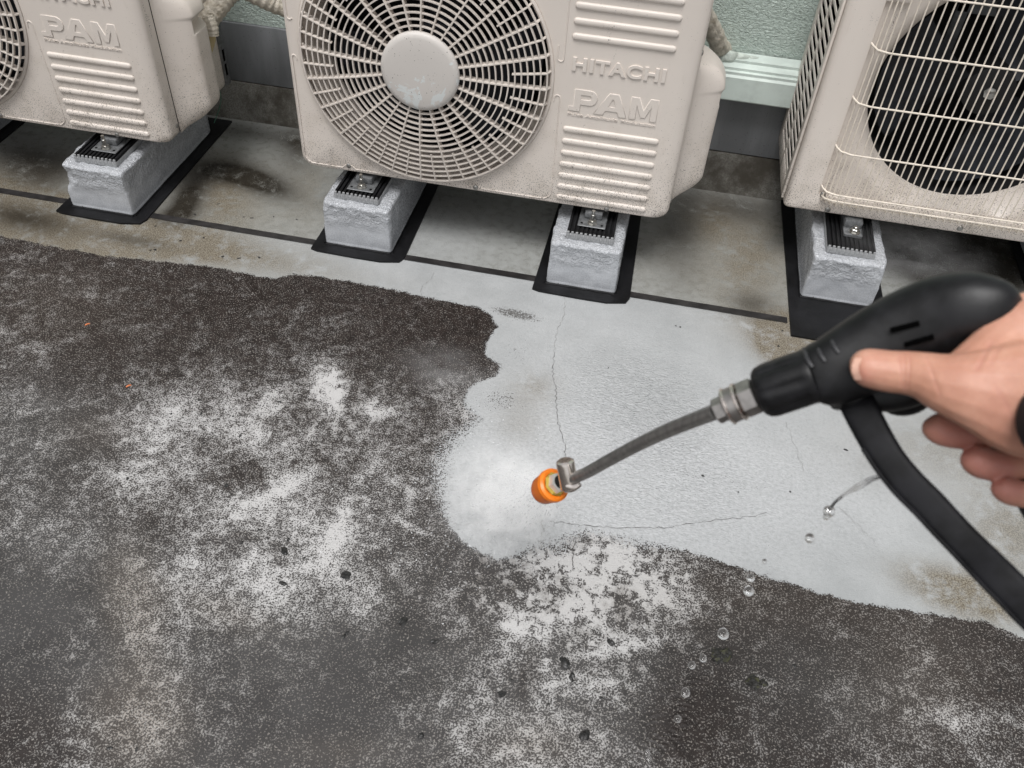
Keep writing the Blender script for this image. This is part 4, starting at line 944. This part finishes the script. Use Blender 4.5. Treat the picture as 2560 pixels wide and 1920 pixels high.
hm.polygons.foreach_set('use_smooth', [True] * len(hm.polygons)); hm.update()
# nail at the thumb tip
bm = bmesh.new(); rows = []
for i in range(7):
    row = []
    for j in range(7):
        a1 = (i / 6 - .5) * 1.5; b1 = (j / 6 - .5) * 1.15; q = .0115
        x = 2150 - 34 * math.cos(a1 * .75) * .62 + (0 if abs(a1) < .5 else 4) + 18 * (j / 6); y = 922 + 40 * math.sin(a1)
        dd = .5082 - .0035 * (j / 6) + .0060 * (1 - math.cos(a1))
        row.append(bm.verts.new(hp(x, y, dd)))
    rows.append(row)
for i in range(6):
    for j in range(6): bm.faces.new((rows[i][j], rows[i][j + 1], rows[i + 1][j + 1], rows[i + 1][j]))
nl = mk('thumb_nail', bmesh_mesh(bm, 'nail', ang=90), M['nail'], person)
# cuff
P = [hp(2602, 1040, .472), hp(2612, 1042, .468), hp(2650, 1050, .455), hp(2720, 1070, .435), hp(2850, 1110, .41)]
mk('cuff', loft_mesh(P, [px(84, .47), px(95, .47), px(104, .46), px(115, .44), px(130, .42)], [px(60, .47), px(66, .47), px(80, .46), px(90, .44), px(100, .42)], 28, toch), M['cuff'], person)

# ------------------------------------------------------------------ SMALL THINGS ON THE FLOOR
def crumb(seed, r_, flat=.45, name='grit'):
    bm = bmesh.new(); rr = random.Random(seed)
    for q in range(rr.randint(2, 4)):
        k = bmesh.ops.create_icosphere(bm, subdivisions=2, radius=r_ * rr.uniform(.35, .7)); o = Vector((rr.uniform(-.5, .5) * r_, rr.uniform(-.5, .5) * r_, 0))
        for v in k['verts']:
            v.co = v.co * (1 + .45 * mnoise.noise(v.co * (2.2 / r_) + Vector((seed, q, 0)))); v.co.z *= flat; v.co += o; v.co.z = max(v.co.z, -.0005)
    return bmesh_mesh(bm, name, ang=30)
big = [(868, 1438, 13, 'dark flat lump on the wet floor at lower left of the spray, roundest of them'), (998, 1556, 14, 'dark crumbling lump on the floor left of centre below the spray'), (710, 1383, 12, 'dark elongated lump on the floor left of the white streak'),
       (705, 1456, 8, 'small dark lump below the elongated one on the floor'), (862, 1588, 9, 'thin dark crescent scrap on grey wet floor'), (1412, 1655, 13, 'dark lump on the floor below the white patches'), (1255, 1735, 8, 'small dark lump beside the brown streak at the bottom'),
       (1460, 1833, 11, 'round dark lump in the puddle near the bottom edge'), (564, 1213, 8, 'dark pebble lump on the speckled floor at left'), (1050, 1840, 7, 'small black lump near the bottom left of centre'), (1430, 1695, 8, 'broken dark scrap just below the bigger lump under the white patches'), (1524, 1605, 8, 'little dark lump right of the white patches'), (1085, 1606, 8, 'faint dark scrap on the floor near the bottom centre')]
for i, (x, y, r_, lab) in enumerate(big):
    o = mk('dirt_clump', crumb(i, px(r_ * 1.35, 1.35), .6), M['grit'], None, fl(x, y)); o.scale = (1.25, .8, 1); o.rotation_euler = (0, 0, i * 1.1); tag(o, lab, 'dirt', 'dark lumps of dirt on the wet floor')
for i, (x, y, r_, lab) in enumerate([(1805, 1642, 30, 'large dark green moss clump in water at lower right'), (1890, 1712, 26, 'spread out smaller moss clump at lower right below the large one')]):
    bm = bmesh.new(); rr = random.Random(50 + i); R_ = px(r_, 1.25)
    for q in range(9 if i == 0 else 6):
        k = bmesh.ops.create_icosphere(bm, subdivisions=3, radius=R_ * rr.uniform(.26, .50)); o_ = Vector((rr.uniform(-.9, .8) * R_, rr.uniform(-.4, .45) * R_, 0))
        for v in k['verts']:
            v.co = v.co * (1 + .5 * mnoise.noise(v.co * (4 / R_) + Vector((q, i, 0))) + .35 * mnoise.noise(v.co * (14 / R_))); v.co.z *= .55; v.co += o_; v.co.z = max(v.co.z, -.0005)
    o = mk('moss_clump', bmesh_mesh(bm, 'moss', ang=30), M['moss'], None, fl(x, y)); tag(o, lab, 'moss', 'moss clumps at lower right')
cr = [crumb(100 + i, .0042, .35) for i in range(5)]
small = [(668, 1345, 1), (720, 1350, 1), (523, 1350, .8), (602, 1358, 1.1), (875, 1475, .8), (895, 1482, .6), (223, 1480, .9), (545, 1298, .8), (600, 1090, 1), (583, 1040, .8), (608, 1055, .7), (503, 1034, .9), (508, 1107, 1), (428, 1035, .7), (495, 1163, .7), (365, 1172, 1), (318, 1197, .9), (190, 1160, .6),
         (487, 537, 1), (609, 542, .8), (628, 545, 1.3), (684, 542, .7), (450, 602, 1.2), (509, 595, .9), (556, 641, 1.2), (596, 646, 1.3), (648, 644, 1.0), (375, 626, 1), (388, 625, 1.1), (388, 565, .9), (545, 510, 1), (742, 549, .8), (1700, 818, .9), (1690, 815, .6), (1945, 865, 1), (1955, 827, 1), (2115, 1125, 1), (1975, 1230, .8), (1758, 1190, .8), (1845, 1230, .6), (1520, 920, .6),
         (700, 1005, .9), (1000, 1705, .8), (1280, 1700, .7), (1370, 1760, .8), (1180, 1740, .8), (1590, 1440, .7), (1490, 1770, .7), (650, 1325, .8), (760, 1395, .7), (340, 1875, 1), (275, 1870, 1), (1210, 1695, .8), (1505, 1745, .8), (1985, 1665, 1.1), (1210, 1675, .7), (2500, 1725, 1), (560, 965, .9), (500, 1000, 1)]
for i, (x, y, s_) in enumerate(small):
    o = mk('dirt_speck', cr[i % 5], M['grit'], None, fl(x, y)); o.scale = (s_, s_ * .8, s_); o.rotation_euler = (0, 0, i * 1.3); 
    zn = ('on the pale stained band left of the middle unit' if y < 700 and x < 800 else 'on the freshly cleaned concrete round the lance' if x > 1400 and y < 1300 else 'in the dark patch above the white streaks' if y < 1010 else 'among the white streaks left of the spray' if y < 1300 else 'on the speckled floor below left of the spray' if x < 950 else 'near the bottom below the spray' if x < 1650 else 'far lower right on the dark floor')
    tag(o, 'tiny black speck of grit ' + zn, 'dirt', 'tiny grit specks ' + zn)
for x, y, s_, lab in ((219, 812, 8, 'tiny bright orange leaf scrap on the dark floor at left'), (322, 966, 8, 'tiny curved orange scrap lower on the dark floor at left')):
    bm = bmesh.new(); add_loft(bm, catmull([Vector((-.6, -.5, .1)), Vector((0, .1, .35)), Vector((.5, .6, .1))], 5), [.1] + [.3] * 9 + [.08], [.05] * 11, 8)
    for v in bm.verts: v.co *= px(s_, 1.7)
    tag(mk('leaf_scrap', bmesh_mesh(bm, 'leaf'), M['leafbit'], None, fl(x, y)), lab, 'leaf')

# ------------------------------------------------------------------ WATER: drops, stream, spray
drops = [(1877, 1446, 8.5, .93, 'falling water drop just below the cleaned edge, upper of a close pair'), (1872, 1478, 11, .93, 'bright falling water drop, lower of the close pair below the cleaned edge'), (1808, 1585, 12, .98, 'single clear falling drop above the moss clump'),
         (1758, 1646, 8, 1.0, 'small bright drop touching the left of the moss clump'), (1730, 1663, 8, 1.02, 'small faint drop left of the moss clump'), (1714, 1731, 10, 1.02, 'falling drop below left of the moss clump'), (1694, 1797, 8, 1.04, 'drop over the ring ripples near the bottom'),
         (1617, 1882, 7, 1.05, 'small drop near the bottom edge, upper of two'), (1621, 1898, 7, 1.05, 'small drop near the bottom edge, lower of two'), (2073, 1278, 12, .70, 'clear drop at the end of the water stream off the guard'), (2066, 1292, 7, .70, 'tiny drop clinging below the stream end'),
         (2024, 1345, 10, .72, 'curled water drop falling below the stream on the clean floor'), (1911, 1403, 5, .8, 'tiny drop near the cleaned edge')]
for x, y, r_, d, lab in drops:
    bm = bmesh.new(); bmesh.ops.create_icosphere(bm, subdivisions=3, radius=px(r_ * 1.2, d))
    for v in bm.verts: v.co.z *= 1.12; v.co += mnoise.noise_vector(v.co * 300 + Vector((x, y, 0))) * px(r_, d) * .12
    tag(mk('water_drop', bmesh_mesh(bm, 'drop', ang=90), M['water'], None, G(x, y, d)), lab, 'water drop', 'falling water drops')
st = empty('water_stream', G(2130, 1230, .6), 'thin twisted stream of water dripping off the black guard', 'water')
for off in (0, 1):
    pts = [(2205, 1188 + 3 * off, .57), (2180, 1195 + 5 * off, .59), (2150, 1210 + 8 * off, .62), (2120, 1228 + 5 * off, .645), (2090, 1252 + 2 * off, .67), (2073, 1275, .70)]
    me = loft_mesh(catmull([G(*p_) - st.location for p_ in pts], 6), cat_rad([px(q, .62) for q in (3.5, 4.2, 5, 3.2, 3.6, 5)], 6), n=10)
    mk('water_strand', me, M['water'], st)
# spray: cone of fine mist from the nozzle to the floor
AP = g0 + NO + NA * .030
BC = fl(1245, 1255, .0)
ax = (BC - AP); SL = ax.length * .985; axn = ax.normalized()
half = math.tan(R(13.0))
bm = bmesh.new(); lathe(bm, Vector((0, 0, 0)), Vector((0, 0, 1)), [(.0, 0), (.0, .004), (SL * .3, SL * .3 * half * 1.15), (SL * .6, SL * .6 * half * 1.08), (SL, SL * half), (SL, 0)], 40)
sp = mk('water_spray', bmesh_mesh(bm, 'spray'), None); sp.location = AP; sp.rotation_euler = axn.to_track_quat('Z', 'Y').to_euler(); tag(sp, 'white cone of fine water mist from the nozzle onto the floor', 'spray', kind='stuff')
def vol(name, fn, col=(1, 1, 1)):
    a = N(name); a.t.nodes.remove(a.b); pv = a.t.nodes.new('ShaderNodeVolumePrincipled'); pv.inputs['Color'].default_value = (*col, 1); pv.inputs['Anisotropy'].default_value = -.25
    a.t.links.new(fn(a), pv.inputs['Density']); a.t.links.new(pv.outputs[0], a.out.inputs['Volume']); return a.m
def fn(a):
    x, y, z = a.sep(); r_ = a.math('SQRT', a.math('ADD', a.math('MULTIPLY', x, x), a.math('MULTIPLY', y, y)))
    q = a.math('DIVIDE', r_, a.math('MULTIPLY', a.math('ADD', z, .004), half))
    fall = a.step(q, 1.0, .25); near = a.math('DIVIDE', .35, a.math('ADD', z, .05))
    n = a.noise(32, 5, .65, scale3=(1, 1, .22)); n = a.step(n, .40, .64, .12, 1.7)
    return a.math('MULTIPLY', a.math('MULTIPLY', fall, n), a.math('MULTIPLY', near, 8.0))
sp.data.materials.append(vol('spray_mist', fn))
bm = bmesh.new(); rr = random.Random(11)
su = axn.orthogonal().normalized(); sv = axn.cross(su)
for q in range(900):
    rad = math.sqrt(rr.random()) * math.tan(R(17)); th = rr.uniform(0, 6.283); d_ = (axn + su * (rad * math.cos(th)) + sv * (rad * math.sin(th))).normalized()
    t0 = rr.random() ** 1.3 * SL * .93 + .012; ln = rr.uniform(.004, .016) * (1 + t0 * 1.5); w0 = rr.uniform(.00022, .00055) * (1 + t0)
    p0 = d_ * t0; p1 = d_ * min(t0 + ln, SL * .97); s0 = d_.orthogonal().normalized(); s1_ = d_.cross(s0)
    mid_ = [bm.verts.new((p0 + p1) / 2 + (s0 * math.cos(k_ * 2.094) + s1_ * math.sin(k_ * 2.094)) * w0) for k_ in range(3)]
    e0 = bm.verts.new(p0); e1 = bm.verts.new(p1)
    for k_ in range(3): bm.faces.new((e0, mid_[k_], mid_[(k_ + 1) % 3])); bm.faces.new((e1, mid_[(k_ + 1) % 3], mid_[k_]))
a = N('spray_droplet_white'); a.set('Base Color', (.92, .93, .95)); a.set('Roughness', .4); a.set('Alpha', .55)
fs_ = mk('water_spray', bmesh_mesh(bm, 'streaks', sm=False), a.m, None, AP); tag(fs_, 'fine white streaks of water drops shooting from the orange nozzle', 'spray', kind='stuff')
# small splashes thrown up round the cleaned edge
bm = bmesh.new()
for q in range(420):
    th = rr.uniform(0, 6.283); r_ = abs(rr.gauss(.13, .06)); c_ = fl(1245, 1265) + Vector((math.cos(th) * r_ * 1.2, math.sin(th) * r_, abs(rr.gauss(0, .03)) + .002))
    k_ = bmesh.ops.create_icosphere(bm, subdivisions=1, radius=rr.uniform(.0004, .0012)); [setattr(v_, 'co', v_.co + c_) for v_ in k_['verts']]
tag(mk('splash_droplets', bmesh_mesh(bm, 'splash'), a.m), 'tiny white splash droplets thrown up round the spray', 'spray', kind='stuff')
def puff(name, c, rad, dens, lab):
    bm = bmesh.new(); bmesh.ops.create_icosphere(bm, subdivisions=3, radius=1)
    o = mk(name, bmesh_mesh(bm, name), None); o.location = c; o.scale = rad; tag(o, lab, 'mist', kind='stuff')
    def f2(a):
        x, y, z = a.sep(); r_ = a.math('SQRT', a.math('ADD', a.math('ADD', a.math('MULTIPLY', x, x), a.math('MULTIPLY', y, y)), a.math('MULTIPLY', z, z)))
        n = a.noise(2.6, 5, .62, dist=.6); return a.math('MULTIPLY', a.math('MULTIPLY', a.step(r_, .98, .1), a.step(n, .38, .62, .05, 1.5)), dens)
    o.data.materials.append(vol(name + '_vapour', f2)); return o
c = fl(1235, 1262); puff('mist_cloud', (c.x, c.y, .058), (.135, .100, .055), 6.0, 'low white mist where the spray hits the floor')
c = fl(1110, 985); puff('mist_cloud', (c.x, c.y, .060), (.13, .08, .055), 2.2, 'faint grey mist drifting over the dark floor edge')
c = fl(2280, 660, .12); puff('mist_cloud', (c.x, c.y, .13), (.20, .09, .09), 1.3, 'faint mist drifting under the wire-grille unit')
